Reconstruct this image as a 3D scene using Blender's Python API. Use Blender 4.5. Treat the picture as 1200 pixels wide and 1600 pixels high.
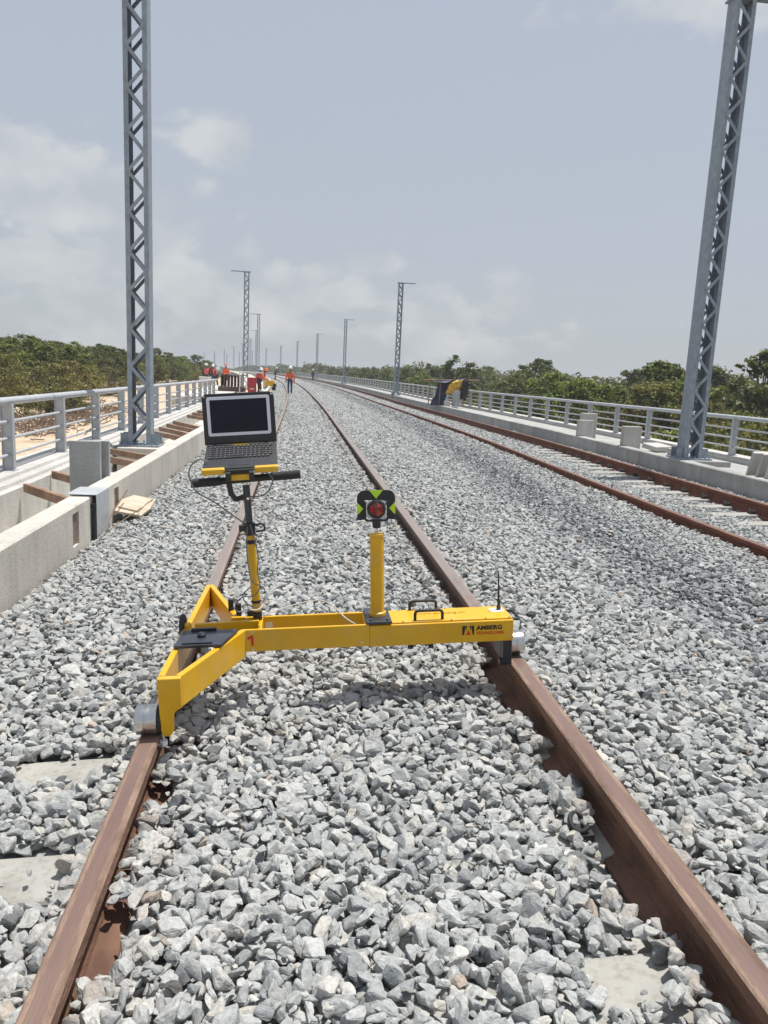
import bpy, bmesh, math, random
import numpy as np
from mathutils import Vector, Matrix, noise
random.seed(7); RNG = np.random.default_rng(11)
scene = bpy.context.scene
for o in list(bpy.data.objects): bpy.data.objects.remove(o)
R = math.radians

# ------------------------------------------------------------------ camera
CAM_Z = 1.30
cam = bpy.data.cameras.new('camera'); cam_o = bpy.data.objects.new('camera', cam)
scene.collection.objects.link(cam_o); scene.camera = cam_o
_M = np.array([[0.99270312, -0.02505104, -0.11795321], [-0.11154448, 0.18082219, -0.97716998], [0.04580768, 0.98319671, 0.17670845]])
mw = Matrix([list(_M[0]) + [0], list(_M[1]) + [0], list(_M[2]) + [CAM_Z], [0, 0, 0, 1]])
cam_o.matrix_world = mw
cam.sensor_width = 36; cam.sensor_height = 36; cam.lens = 36 * 1165 / 1600
cam.clip_start = 0.05; cam.clip_end = 6000
scene.render.resolution_x = 768; scene.render.resolution_y = 1024

# ------------------------------------------------------------------ light
SUN = Vector((0.24, 0.12, 0.96)).normalized()          # towards the sun
sun_el = math.asin(SUN.z); sun_az = math.atan2(SUN.x, SUN.y)
sl = bpy.data.lights.new('sun', 'SUN'); sl.energy = 4.7; sl.angle = R(0.6); sl.color = (1, 0.965, 0.91)
so = bpy.data.objects.new('sun', sl); scene.collection.objects.link(so)
so.rotation_euler = (-SUN).to_track_quat('-Z', 'Y').to_euler(); so.location = (0, 0, 30)

CLOUDS = [(-0.2744,0.9466,0.1692,0.2146,0.0772), (-0.1959,0.9662,0.1675,0.0751,0.0498), (-0.3128,0.9219,0.2287,0.1180,0.0498), (-0.3043,0.9457,0.1139,0.2468,0.0622), (-0.1798,0.9770,0.1147,0.1824,0.0622), (-0.1224,0.9578,0.2602,0.0536,0.0373), (-0.1163,0.9695,0.2159,0.0343,0.0224), (-0.0688,0.9869,0.1458,0.0515,0.0348), (-0.0329,0.9920,0.1217,0.0590,0.0324), (0.0169,0.9916,0.1285,0.0365,0.0224), (0.1121,0.9834,0.1426,0.0515,0.0187), (0.0573,0.9936,0.0971,0.0751,0.0299), (0.1886,0.9776,0.0935,0.1288,0.0423), (0.2639,0.9597,0.0962,0.0858,0.0498), (0.3460,0.9353,0.0736,0.1288,0.0398), (0.3933,0.8277,0.4002,0.1609,0.0523), (-0.3302,0.9316,0.1520,0.0236,0.0174), (-0.0963,0.9916,0.0867,0.1824,0.0423), (0.0757,0.9955,0.0564,0.2790,0.0324), (-0.2670,0.9614,0.0667,0.2146,0.0498)]
world = bpy.data.worlds.new('World'); scene.world = world; world.use_nodes = True
def build_world():
    nt = world.node_tree; N = nt.nodes; L = nt.links; N.clear()
    out = N.new('ShaderNodeOutputWorld'); bg = N.new('ShaderNodeBackground'); bg.inputs[1].default_value = 0.128
    sky = N.new('ShaderNodeTexSky'); sky.sky_type = 'NISHITA'; sky.sun_disc = False
    sky.sun_elevation = sun_el; sky.sun_rotation = sun_az; sky.air_density = 1.0; sky.dust_density = 3.0; sky.ozone_density = 1.0
    # thin high veil over the blue, thicker towards the horizon
    tc = N.new('ShaderNodeTexCoord'); sep = N.new('ShaderNodeSeparateXYZ'); L.new(tc.outputs['Generated'], sep.inputs[0])
    ramp = N.new('ShaderNodeValToRGB'); ramp.color_ramp.elements[0].position = 0.0; ramp.color_ramp.elements[0].color = (3.5, 3.8, 3.95, 1)
    ramp.color_ramp.elements[1].position = 0.55; ramp.color_ramp.elements[1].color = (3.17, 3.52, 4.22, 1)
    e = ramp.color_ramp.elements.new(0.16); e.color = (3.38, 3.70, 4.12, 1)
    L.new(sep.outputs[2], ramp.inputs[0])
    m1 = N.new('ShaderNodeMixRGB'); m1.inputs[0].default_value = 0.88; L.new(sky.outputs[0], m1.inputs[1]); L.new(ramp.outputs[0], m1.inputs[2])
    # clouds: cumulus low on the left, wisps along the horizon
    mp = N.new('ShaderNodeMapping'); mp.inputs['Scale'].default_value = (1.0, 1.0, 1.6); L.new(tc.outputs['Generated'], mp.inputs[0])
    mp.inputs['Location'].default_value = (0.33, 0.0, 0.12)
    n1 = N.new('ShaderNodeTexNoise'); n1.inputs['Scale'].default_value = 9.0; n1.inputs['Detail'].default_value = 10; n1.inputs['Roughness'].default_value = 0.56
    n1.inputs['Distortion'].default_value = 0.25
    L.new(mp.outputs[0], n1.inputs['Vector'])
    # cumulus banks: each (direction, half width, half height) broken up by noise
    prev = None
    def math_(op, x, y=None, clamp=False):
        m = N.new('ShaderNodeMath'); m.operation = op; m.use_clamp = clamp
        for i, q in enumerate((x, y)):
            if q is None: continue
            if isinstance(q, (int, float)): m.inputs[i].default_value = q
            else: L.new(q, m.inputs[i])
        return m.outputs[0]
    nd = N.new('ShaderNodeVectorMath'); nd.operation = 'NORMALIZE'; L.new(tc.outputs['Generated'], nd.inputs[0])
    def dot(v):
        d = N.new('ShaderNodeVectorMath'); d.operation = 'DOT_PRODUCT'; L.new(nd.outputs[0], d.inputs[0]); d.inputs[1].default_value = v; return d.outputs['Value']
    for cx, cy, cz, rx, ry in CLOUDS:
        c = Vector((cx, cy, cz)); t = Vector((0, 0, 1)).cross(c).normalized(); u = c.cross(t)
        cb = N.new('ShaderNodeCombineXYZ'); L.new(dot(t/rx), cb.inputs[0]); L.new(dot(u/ry), cb.inputs[1]); L.new(math_('MULTIPLY', math_('SUBTRACT', 1.0, dot(c)), 8.0), cb.inputs[2])
        ln = N.new('ShaderNodeVectorMath'); ln.operation = 'LENGTH'; L.new(cb.outputs[0], ln.inputs[0])
        val = math_('SUBTRACT', 1.0, ln.outputs['Value']); prev = val if prev is None else math_('MAXIMUM', prev, val)
    body = math_('MAXIMUM', prev, -.6)
    fld = math_('ADD', math_('MULTIPLY', body, .55), math_('MULTIPLY', math_('SUBTRACT', n1.outputs['Fac'], .5), 2.1))
    mr = N.new('ShaderNodeMapRange'); mr.interpolation_type = 'SMOOTHSTEP'; mr.inputs['From Min'].default_value = .06; mr.inputs['From Max'].default_value = .40; L.new(fld, mr.inputs['Value'])
    cs = N.new('ShaderNodeMath'); cs.operation = 'MULTIPLY'; cs.inputs[1].default_value = 0.50; L.new(mr.outputs[0], cs.inputs[0])
    # cloud colour: lit tops, greyer undersides
    n2 = N.new('ShaderNodeTexNoise'); n2.inputs['Scale'].default_value = 11; n2.inputs['Detail'].default_value = 5; L.new(mp.outputs[0], n2.inputs['Vector'])
    cr = N.new('ShaderNodeValToRGB'); cr.color_ramp.elements[0].position = 0.38; cr.color_ramp.elements[0].color = (3.7, 3.95, 4.1, 1)
    cr.color_ramp.elements[1].position = 0.66; cr.color_ramp.elements[1].color = (5.5, 5.5, 5.3, 1); L.new(n2.outputs['Fac'], cr.inputs[0])
    m2 = N.new('ShaderNodeMixRGB'); L.new(cs.outputs[0], m2.inputs[0]); L.new(m1.outputs[0], m2.inputs[1]); L.new(cr.outputs[0], m2.inputs[2])
    L.new(m2.outputs[0], bg.inputs[0]); L.new(bg.outputs[0], out.inputs[0])
build_world()
vs = scene.view_settings; vs.view_transform = 'Standard'; vs.look = 'None'; vs.gamma = 1; vs.exposure = 0.18

# ------------------------------------------------------------------ helpers
def tag(o, label=None, cat=None, group=None, kind=None):
    if label: o['label'] = label
    if cat: o['category'] = cat
    if group: o['group'] = group
    if kind: o['kind'] = kind
    return o
def empty(name, loc=(0, 0, 0), label=None, cat=None, group=None):
    o = bpy.data.objects.new(name, None); scene.collection.objects.link(o); o.location = loc; o.empty_display_size = 0.2
    return tag(o, label, cat, group)
class MB:
    def __init__(s): s.v = []; s.f = []; s.mt = []; s.T = Matrix.Identity(4); s.m = 0
    def add(s, vs, fs):
        b = len(s.v); s.v += [tuple(s.T @ Vector(p)) for p in vs]; s.f += [tuple(b + i for i in f) for f in fs]; s.mt += [s.m] * len(fs); return s
    def box(s, x0, x1, y0, y1, z0, z1):
        return s.add([(x0,y0,z0),(x1,y0,z0),(x1,y1,z0),(x0,y1,z0),(x0,y0,z1),(x1,y0,z1),(x1,y1,z1),(x0,y1,z1)],
            [(0,3,2,1),(4,5,6,7),(0,1,5,4),(1,2,6,5),(2,3,7,6),(3,0,4,7)])
    def prism(s, poly, z0, z1, axis='z'):
        n = len(poly)
        def P(p, z): return (p[0], p[1], z) if axis == 'z' else ((p[0], z, p[1]) if axis == 'y' else (z, p[0], p[1]))
        vs = [P(p, z0) for p in poly] + [P(p, z1) for p in poly]
        fs = [tuple(range(n))[::-1], tuple(range(n, 2*n))] + [(i, (i+1) % n, n+(i+1) % n, n+i) for i in range(n)]
        return s.add(vs, fs)
    def bar(s, a, b, w, h, up=(0,0,1)):       # rectangular bar from a to b
        a = Vector(a); b = Vector(b); d = (b-a).normalized(); u = Vector(up)
        if abs(d.dot(u)) > .98: u = Vector((1,0,0))
        x = d.cross(u).normalized(); y = x.cross(d).normalized()
        vs = [tuple(p + x*i*w/2 + y*j*h/2) for p in (a, b) for i, j in ((-1,-1),(1,-1),(1,1),(-1,1))]
        return s.add(vs, [(0,1,2,3),(7,6,5,4),(0,4,5,1),(1,5,6,2),(2,6,7,3),(3,7,4,0)])
    def tube(s, pts, r, n=10, caps=True):
        pts = [Vector(p) for p in pts]; rs = r if isinstance(r, (list, tuple)) else [r]*len(pts)
        rings = []; x = None
        for i, p in enumerate(pts):
            d = (pts[min(i+1, len(pts)-1)] - pts[max(i-1, 0)]).normalized()
            if x is None: x = d.cross(Vector((0,0,1)) if abs(d.z) < .9 else Vector((1,0,0))).normalized()
            else: x = (x - d*x.dot(d)).normalized()
            y = d.cross(x)
            rings.append([tuple(p + (x*math.cos(2*math.pi*k/n) + y*math.sin(2*math.pi*k/n))*rs[i]) for k in range(n)])
        vs = [q for rg in rings for q in rg]; fs = []
        for i in range(len(pts)-1):
            for k in range(n): fs.append((i*n+k, i*n+(k+1) % n, (i+1)*n+(k+1) % n, (i+1)*n+k))
        if caps: fs += [tuple(range(n))[::-1], tuple(range((len(pts)-1)*n, len(pts)*n))]
        return s.add(vs, fs)
    def lathe(s, prof, c=(0,0,0), axis='z', n=32):   # prof: (radius, height)
        vs = []; fs = []
        for r, h in prof:
            for k in range(n):
                a = 2*math.pi*k/n; p = (r*math.cos(a), r*math.sin(a), h)
                if axis == 'x': p = (p[2], p[0], p[1])
                if axis == 'y': p = (p[0], p[2], p[1])
                vs.append((p[0]+c[0], p[1]+c[1], p[2]+c[2]))
        for i in range(len(prof)-1):
            for k in range(n): fs.append((i*n+k, i*n+(k+1) % n, (i+1)*n+(k+1) % n, (i+1)*n+k))
        fs += [tuple(range(n))[::-1], tuple(range((len(prof)-1)*n, len(prof)*n))]
        return s.add(vs, fs)
    def build(s, name, mat, parent=None, bevel=0, smooth=False, seg=2):
        me = bpy.data.meshes.new(name); off = Vector(parent.location) if parent is not None else Vector((0,0,0))
        if parent is not None and parent.parent is not None: off += Vector(parent.parent.location)
        me.from_pydata([tuple(Vector(p) - off) for p in s.v], [], s.f)
        for m in (mat if isinstance(mat, (list, tuple)) else [mat]): me.materials.append(m)
        for p, i in zip(me.polygons, s.mt): p.material_index = i
        bm = bmesh.new(); bm.from_mesh(me); bmesh.ops.recalc_face_normals(bm, faces=bm.faces); bm.to_mesh(me); bm.free()
        if smooth:
            for p in me.polygons: p.use_smooth = True
            try: me.set_sharp_from_angle(angle=R(38))
            except Exception: pass
        o = bpy.data.objects.new(name, me); scene.collection.objects.link(o)
        if parent is not None: o.parent = parent
        if bevel:
            b = o.modifiers.new('bevel', 'BEVEL'); b.width = bevel; b.segments = seg; b.limit_method = 'ANGLE'; b.angle_limit = R(40)
        return o
def copy_tree(o, parent=None):
    c = o.copy(); scene.collection.objects.link(c)
    if parent is not None: c.parent = parent
    for ch in list(o.children): copy_tree(ch, c)
    return c
def catmull(P, n=8):
    P = [Vector(p) for p in P]; P = [P[0]*2-P[1]] + P + [P[-1]*2-P[-2]]; out = []
    for i in range(1, len(P)-2):
        a, b, c, d = P[i-1:i+3]
        for k in range(n):
            t = k/n; out.append(.5*((2*b)+(c-a)*t+(2*a-5*b+4*c-d)*t*t+(3*b-a-3*c+d)*t**3))
    out.append(P[-2]); return out
ORD = ['first', 'second', 'third', 'fourth', 'fifth', 'sixth', 'seventh', 'eighth', 'ninth', 'tenth', 'eleventh', 'twelfth', 'thirteenth', 'fourteenth', 'fifteenth', 'sixteenth', 'seventeenth', 'eighteenth', 'nineteenth', 'twentieth']

# ---- alignment of the viaduct: straight, then curving left and rising a little
RC = 1460.0; S0 = 24.0
def rise(s): return min(1.35, .006*max(0, s-45)) if s < 500 else 1.35
def sst(a, b, x): t = min(1, max(0, (x-a)/(b-a))); return t*t*(3-2*t)
def P(s, off, z=0.0):
    if s <= S0: x, y, h = 0, s, 0
    else: h = (s-S0)/RC; x, y = -RC*(1-math.cos(h)), S0+RC*math.sin(h)
    return Vector((x + off*math.cos(h), y + off*math.sin(h), z + rise(s)))
def rdrift(s): return .30*sst(6, 20, s)                    # right-hand lines fan out a little
def ldrift(s): return -.022*(min(max(s, 0), 50)-8) if s > 8 else 0
def srange(a, b):
    out = [a]; s = a
    while s < b: s += max(.6, s*.05) if s > 0 else .6; out.append(min(s, b))
    return out
def sweep(mb, prof, a, b, drift=None, close=True, step=None):
    ss = srange(a, b) if step is None else [a+(b-a)*i/max(1, round((b-a)/step)) for i in range(max(1, round((b-a)/step))+1)]
    n = len(prof); vs = []; fs = []
    for s in ss:
        d = drift(s) if drift else 0
        for (x, z) in prof: vs.append(tuple(P(s, x+d, z)))
    for i in range(len(ss)-1):
        for k in range(n if close else n-1):
            fs.append((i*n+k, i*n+(k+1) % n, (i+1)*n+(k+1) % n, (i+1)*n+k))
    if close: fs += [tuple(range(n)), tuple(range((len(ss)-1)*n, len(ss)*n))[::-1]]
    return mb.add(vs, fs)

# ------------------------------------------------------------------ materials
def mat_new(name):
    m = bpy.data.materials.new(name); m.use_nodes = True; nt = m.node_tree; return m, nt, nt.nodes, nt.links, nt.nodes['Principled BSDF']
def mat(name, col, rough=.6, metal=0, var=.12, scale=8, bump=.0, bscale=60, stretch=None, spec=.5, col2=None, coords='Object', thr=(.35, .65), detail=6):
    m, nt, N, L, b = mat_new(name)
    tc = N.new('ShaderNodeTexCoord'); mp = N.new('ShaderNodeMapping'); L.new(tc.outputs[coords], mp.inputs[0])
    if stretch: mp.inputs['Scale'].default_value = stretch
    n = N.new('ShaderNodeTexNoise'); n.inputs['Scale'].default_value = scale; n.inputs['Detail'].default_value = detail; n.inputs['Roughness'].default_value = .62
    L.new(mp.outputs[0], n.inputs['Vector'])
    cr = N.new('ShaderNodeValToRGB'); cr.color_ramp.elements[0].position = thr[0]; cr.color_ramp.elements[1].position = thr[1]
    c2 = col2 or tuple(min(1, c*(1+var)) for c in col); c1 = col if col2 else tuple(c*(1-var) for c in col)
    cr.color_ramp.elements[0].color = (*c1, 1); cr.color_ramp.elements[1].color = (*c2, 1)
    L.new(n.outputs['Fac'], cr.inputs[0]); L.new(cr.outputs[0], b.inputs['Base Color'])
    b.inputs['Roughness'].default_value = rough; b.inputs['Metallic'].default_value = metal; b.inputs['Specular IOR Level'].default_value = spec
    if bump:
        n2 = N.new('ShaderNodeTexNoise'); n2.inputs['Scale'].default_value = bscale; n2.inputs['Detail'].default_value = 5; L.new(mp.outputs[0], n2.inputs['Vector'])
        bp = N.new('ShaderNodeBump'); bp.inputs['Strength'].default_value = bump; bp.inputs['Distance'].default_value = .01
        L.new(n2.outputs['Fac'], bp.inputs['Height']); L.new(bp.outputs[0], b.inputs['Normal'])
    return m
def concrete(name, col, stain=.25, warm=0):
    m, nt, N, L, b = mat_new(name)
    tc = N.new('ShaderNodeTexCoord')
    n = N.new('ShaderNodeTexNoise'); n.inputs['Scale'].default_value = 1.6; n.inputs['Detail'].default_value = 8; n.inputs['Roughness'].default_value = .65; L.new(tc.outputs['Object'], n.inputs['Vector'])
    mp = N.new('ShaderNodeMapping'); mp.inputs['Scale'].default_value = (5, 5, .7); L.new(tc.outputs['Object'], mp.inputs[0])
    n2 = N.new('ShaderNodeTexNoise'); n2.inputs['Scale'].default_value = 1.5; n2.inputs['Detail'].default_value = 5; L.new(mp.outputs[0], n2.inputs['Vector'])
    n3 = N.new('ShaderNodeTexNoise'); n3.inputs['Scale'].default_value = 45; n3.inputs['Detail'].default_value = 4; L.new(tc.outputs['Object'], n3.inputs['Vector'])
    c1 = N.new('ShaderNodeValToRGB'); c1.color_ramp.elements[0].position = .3; c1.color_ramp.elements[1].position = .7
    c1.color_ramp.elements[0].color = (*[c*(1-stain) for c in col], 1); c1.color_ramp.elements[1].color = (*[min(1, c*(1+stain*.5)) for c in col], 1)
    L.new(n.outputs['Fac'], c1.inputs[0])
    mx = N.new('ShaderNodeMixRGB'); mx.blend_type = 'MULTIPLY'; mx.inputs[0].default_value = .55; L.new(c1.outputs[0], mx.inputs[1])
    c2 = N.new('ShaderNodeValToRGB'); c2.color_ramp.elements[0].position = .3; c2.color_ramp.elements[1].position = .58; c2.color_ramp.elements[0].color = (.74, .72, .68, 1); L.new(n2.outputs['Fac'], c2.inputs[0]); L.new(c2.outputs[0], mx.inputs[2])
    mx2 = N.new('ShaderNodeMixRGB'); mx2.blend_type = 'MULTIPLY'; mx2.inputs[0].default_value = .5; L.new(mx.outputs[0], mx2.inputs[1])
    c3 = N.new('ShaderNodeValToRGB'); c3.color_ramp.elements[0].position = .33; c3.color_ramp.elements[1].position = .5; c3.color_ramp.elements[0].color = (.66, .64, .6, 1); L.new(n3.outputs['Fac'], c3.inputs[0]); L.new(c3.outputs[0], mx2.inputs[2])
    gi = N.new('ShaderNodeNewGeometry'); mr = N.new('ShaderNodeMapRange'); mr.inputs['To Min'].default_value = .84; mr.inputs['To Max'].default_value = 1.08; L.new(gi.outputs['Random Per Island'], mr.inputs['Value'])
    mx3 = N.new('ShaderNodeMixRGB'); mx3.blend_type = 'MULTIPLY'; mx3.inputs[0].default_value = 1; L.new(mx2.outputs[0], mx3.inputs[1]); L.new(mr.outputs[0], mx3.inputs[2])
    L.new(mx3.outputs[0], b.inputs['Base Color']); b.inputs['Roughness'].default_value = .88; b.inputs['Specular IOR Level'].default_value = .25
    bp = N.new('ShaderNodeBump'); bp.inputs['Strength'].default_value = .35; bp.inputs['Distance'].default_value = .006; L.new(n3.outputs['Fac'], bp.inputs['Height']); L.new(bp.outputs[0], b.inputs['Normal'])
    return m
M_con = concrete('pale_concrete', (.64, .605, .545), .16); M_con2 = concrete('grey_concrete', (.43, .43, .41)); M_conp = concrete('panel_concrete', (.43, .44, .44), .12)
M_conw = concrete('white_concrete', (.56, .55, .52), .15); M_slp = concrete('sleeper_concrete', (.43, .42, .385), .2)
M_galv = mat('galvanised_steel', (.34, .37, .40), .5, .25, .16, 14, .05, 40)
M_galv2 = mat('painted_grey_steel', (.42, .44, .46), .5, 0.05, .14, 9, .04, 60, thr=(.3, .7), detail=9)
M_mast = mat('mast_steel', (.27, .31, .355), .5, .15, .20, 9, .04, 30, thr=(.3, .7), detail=9)
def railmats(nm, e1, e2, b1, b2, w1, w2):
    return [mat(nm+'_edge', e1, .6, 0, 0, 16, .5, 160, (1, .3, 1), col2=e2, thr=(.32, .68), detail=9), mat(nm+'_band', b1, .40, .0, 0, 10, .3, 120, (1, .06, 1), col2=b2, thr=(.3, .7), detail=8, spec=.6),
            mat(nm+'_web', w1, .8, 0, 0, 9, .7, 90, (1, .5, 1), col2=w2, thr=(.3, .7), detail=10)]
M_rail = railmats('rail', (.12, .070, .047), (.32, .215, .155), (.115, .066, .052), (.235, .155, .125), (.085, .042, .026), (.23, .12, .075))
def dust_sheen(m, y0, y1, col, fac):
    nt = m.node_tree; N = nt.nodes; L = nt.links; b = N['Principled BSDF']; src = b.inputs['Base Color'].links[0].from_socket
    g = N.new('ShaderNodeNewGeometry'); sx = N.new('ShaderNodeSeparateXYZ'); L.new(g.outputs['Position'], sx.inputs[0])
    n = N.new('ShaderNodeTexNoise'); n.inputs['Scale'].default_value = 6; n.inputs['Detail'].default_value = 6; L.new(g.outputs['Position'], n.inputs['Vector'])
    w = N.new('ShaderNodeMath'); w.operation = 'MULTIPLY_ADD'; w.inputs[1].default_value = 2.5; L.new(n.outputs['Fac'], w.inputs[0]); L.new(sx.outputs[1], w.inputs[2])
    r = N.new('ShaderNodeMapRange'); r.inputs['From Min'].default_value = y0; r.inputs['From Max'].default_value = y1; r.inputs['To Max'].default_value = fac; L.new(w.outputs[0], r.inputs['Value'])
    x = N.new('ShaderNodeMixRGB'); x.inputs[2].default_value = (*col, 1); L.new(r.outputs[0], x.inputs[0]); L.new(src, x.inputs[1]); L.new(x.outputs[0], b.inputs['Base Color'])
dust_sheen(M_rail[0], 4.3, 6.0, (.27, .225, .20), .8); dust_sheen(M_rail[1], 4.3, 6.0, (.25, .215, .20), .8); dust_sheen(M_rail[2], 4.3, 7.0, (.12, .095, .08), .6)  # paler past the trolley: dust and grazing sky reflection mixed into the colour
M_rail2 = railmats('rail_orange', (.13, .055, .032), (.26, .125, .075), (.11, .062, .048), (.21, .135, .105), (.10, .034, .020), (.22, .078, .040))
M_wood = mat('rough_timber', (.20, .115, .07), .85, 0, 0, 5, .3, 60, (1, 1, 1), col2=(.36, .23, .15))
M_ply = mat('weathered_plywood', (.42, .34, .25), .85, 0, 0, 4, .15, 50, (1, 4, 1), col2=(.58, .50, .39))
def yellow():
    m = mat('yellow_paint', (.70, .385, .010), .36, 0, .07, 6, .03, 180); nt = m.node_tree; N = nt.nodes; L = nt.links; b = N['Principled BSDF']
    src = b.inputs['Base Color'].links[0].from_socket; tc = N.new('ShaderNodeTexCoord')
    def layer(src, scale, vec, lo, hi, col, fac):
        mp = N.new('ShaderNodeMapping'); mp.inputs['Scale'].default_value = vec; mp.inputs['Rotation'].default_value = (.2, .3, .5); L.new(tc.outputs['Object'], mp.inputs[0])
        n = N.new('ShaderNodeTexNoise'); n.inputs['Scale'].default_value = scale; n.inputs['Detail'].default_value = 8; n.inputs['Roughness'].default_value = .7; L.new(mp.outputs[0], n.inputs['Vector'])
        r = N.new('ShaderNodeMapRange'); r.inputs['From Min'].default_value = lo; r.inputs['From Max'].default_value = hi; r.inputs['To Max'].default_value = fac; L.new(n.outputs['Fac'], r.inputs['Value'])
        x = N.new('ShaderNodeMixRGB'); x.inputs[2].default_value = (*col, 1); L.new(r.outputs[0], x.inputs[0]); L.new(src, x.inputs[1]); return x.outputs[0], r.outputs[0]
    src, f1 = layer(src, 7, (1, 1, 1), .52, .75, (.55, .42, .20), .45)        # dust
    src, f2 = layer(src, 22, (1, 9, 3), .66, .70, (.16, .11, .05), .75)      # scratches
    src, f3 = layer(src, 60, (1, 1, 1), .70, .74, (.12, .09, .05), .8)       # chips
    L.new(src, b.inputs['Base Color']); r = N.new('ShaderNodeMapRange'); r.inputs['To Min'].default_value = .30; r.inputs['To Max'].default_value = .8; L.new(f1, r.inputs['Value']); L.new(r.outputs[0], b.inputs['Roughness']); return m
M_yel = yellow()
M_yel2 = mat('yellow_tape', (.68, .40, .03), .45, 0, .08, 9)
M_blk = mat('black_plastic', (.020, .021, .025), .42, 0, .15, 20)
M_blk2 = mat('anodised_plate', (.055, .062, .08), .38, .4, .12, 12)
M_rub = mat('black_rubber', (.022, .022, .024), .65, 0, .15, 20, .1, 200)
M_steel = mat('machined_steel', (.62, .61, .59), .24, 1, .05, 10, .05, 120, (40, 1, 1))
M_red = mat('red_lettering', (.55, .02, .015), .5); M_ink = mat('black_lettering', (.02, .015, .01), .5); M_ink2 = mat('worn_brown_lettering', (.30, .15, .01), .6)
M_neon = mat('lime_reflector', (.55, .86, .03), .4); M_white = mat('white_plastic', (.75, .76, .76), .45); M_silver = mat('silver_bezel', (.66, .68, .74), .35, .3, .05)
M_cable = mat('grey_cable', (.16, .16, .17), .5); M_cablew = mat('pale_cable', (.62, .58, .52), .5)
def glassy(name, col, rough=.08):
    m = mat(name, col, rough); m.node_tree.nodes['Principled BSDF'].inputs['Coat Weight'].default_value = .6; return m
M_screen = mat('dark_screen', (.010, .010, .020), .22, spec=.25); M_prism = glassy('ruby_prism_glass', (.42, .04, .02), .05); M_prismd = glassy('ruby_dark_reflection', (.18, .012, .015), .05)
M_tan = mat('sand', (.42, .32, .22), .95)
M_orange = mat('orange_vest', (.85, .13, .03), .7); M_jeans = mat('blue_jeans', (.03, .045, .11), .85); M_skin = mat('skin', (.28, .15, .10), .6)
M_dkcl = mat('dark_clothes', (.03, .03, .045), .85); M_hair = mat('dark_hair', (.03, .02, .015), .7); M_redcl = mat('red_cloth', (.42, .03, .035), .8); M_pink = mat('coral_vest', (.85, .16, .14), .7)
M_tarp = mat('navy_tarpaulin', (.020, .035, .07), .5, 0, .35, 6); M_tarpy = mat('ochre_tarpaulin', (.62, .36, .03), .55, 0, .3, 6); M_tarpb = mat('black_tarpaulin', (.015, .016, .018), .5, 0, .3, 6)
M_rustp = mat('rusty_formwork', (.16, .09, .07), .8, 0, .25, 5); M_canopy = mat('white_canopy', (.72, .73, .72), .6)
M_bark = mat('pale_bark', (.24, .20, .15), .9, 0, .3, 4); M_stick = mat('dry_brushwood', (.17, .12, .085), .9, 0, .35, 2)

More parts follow.
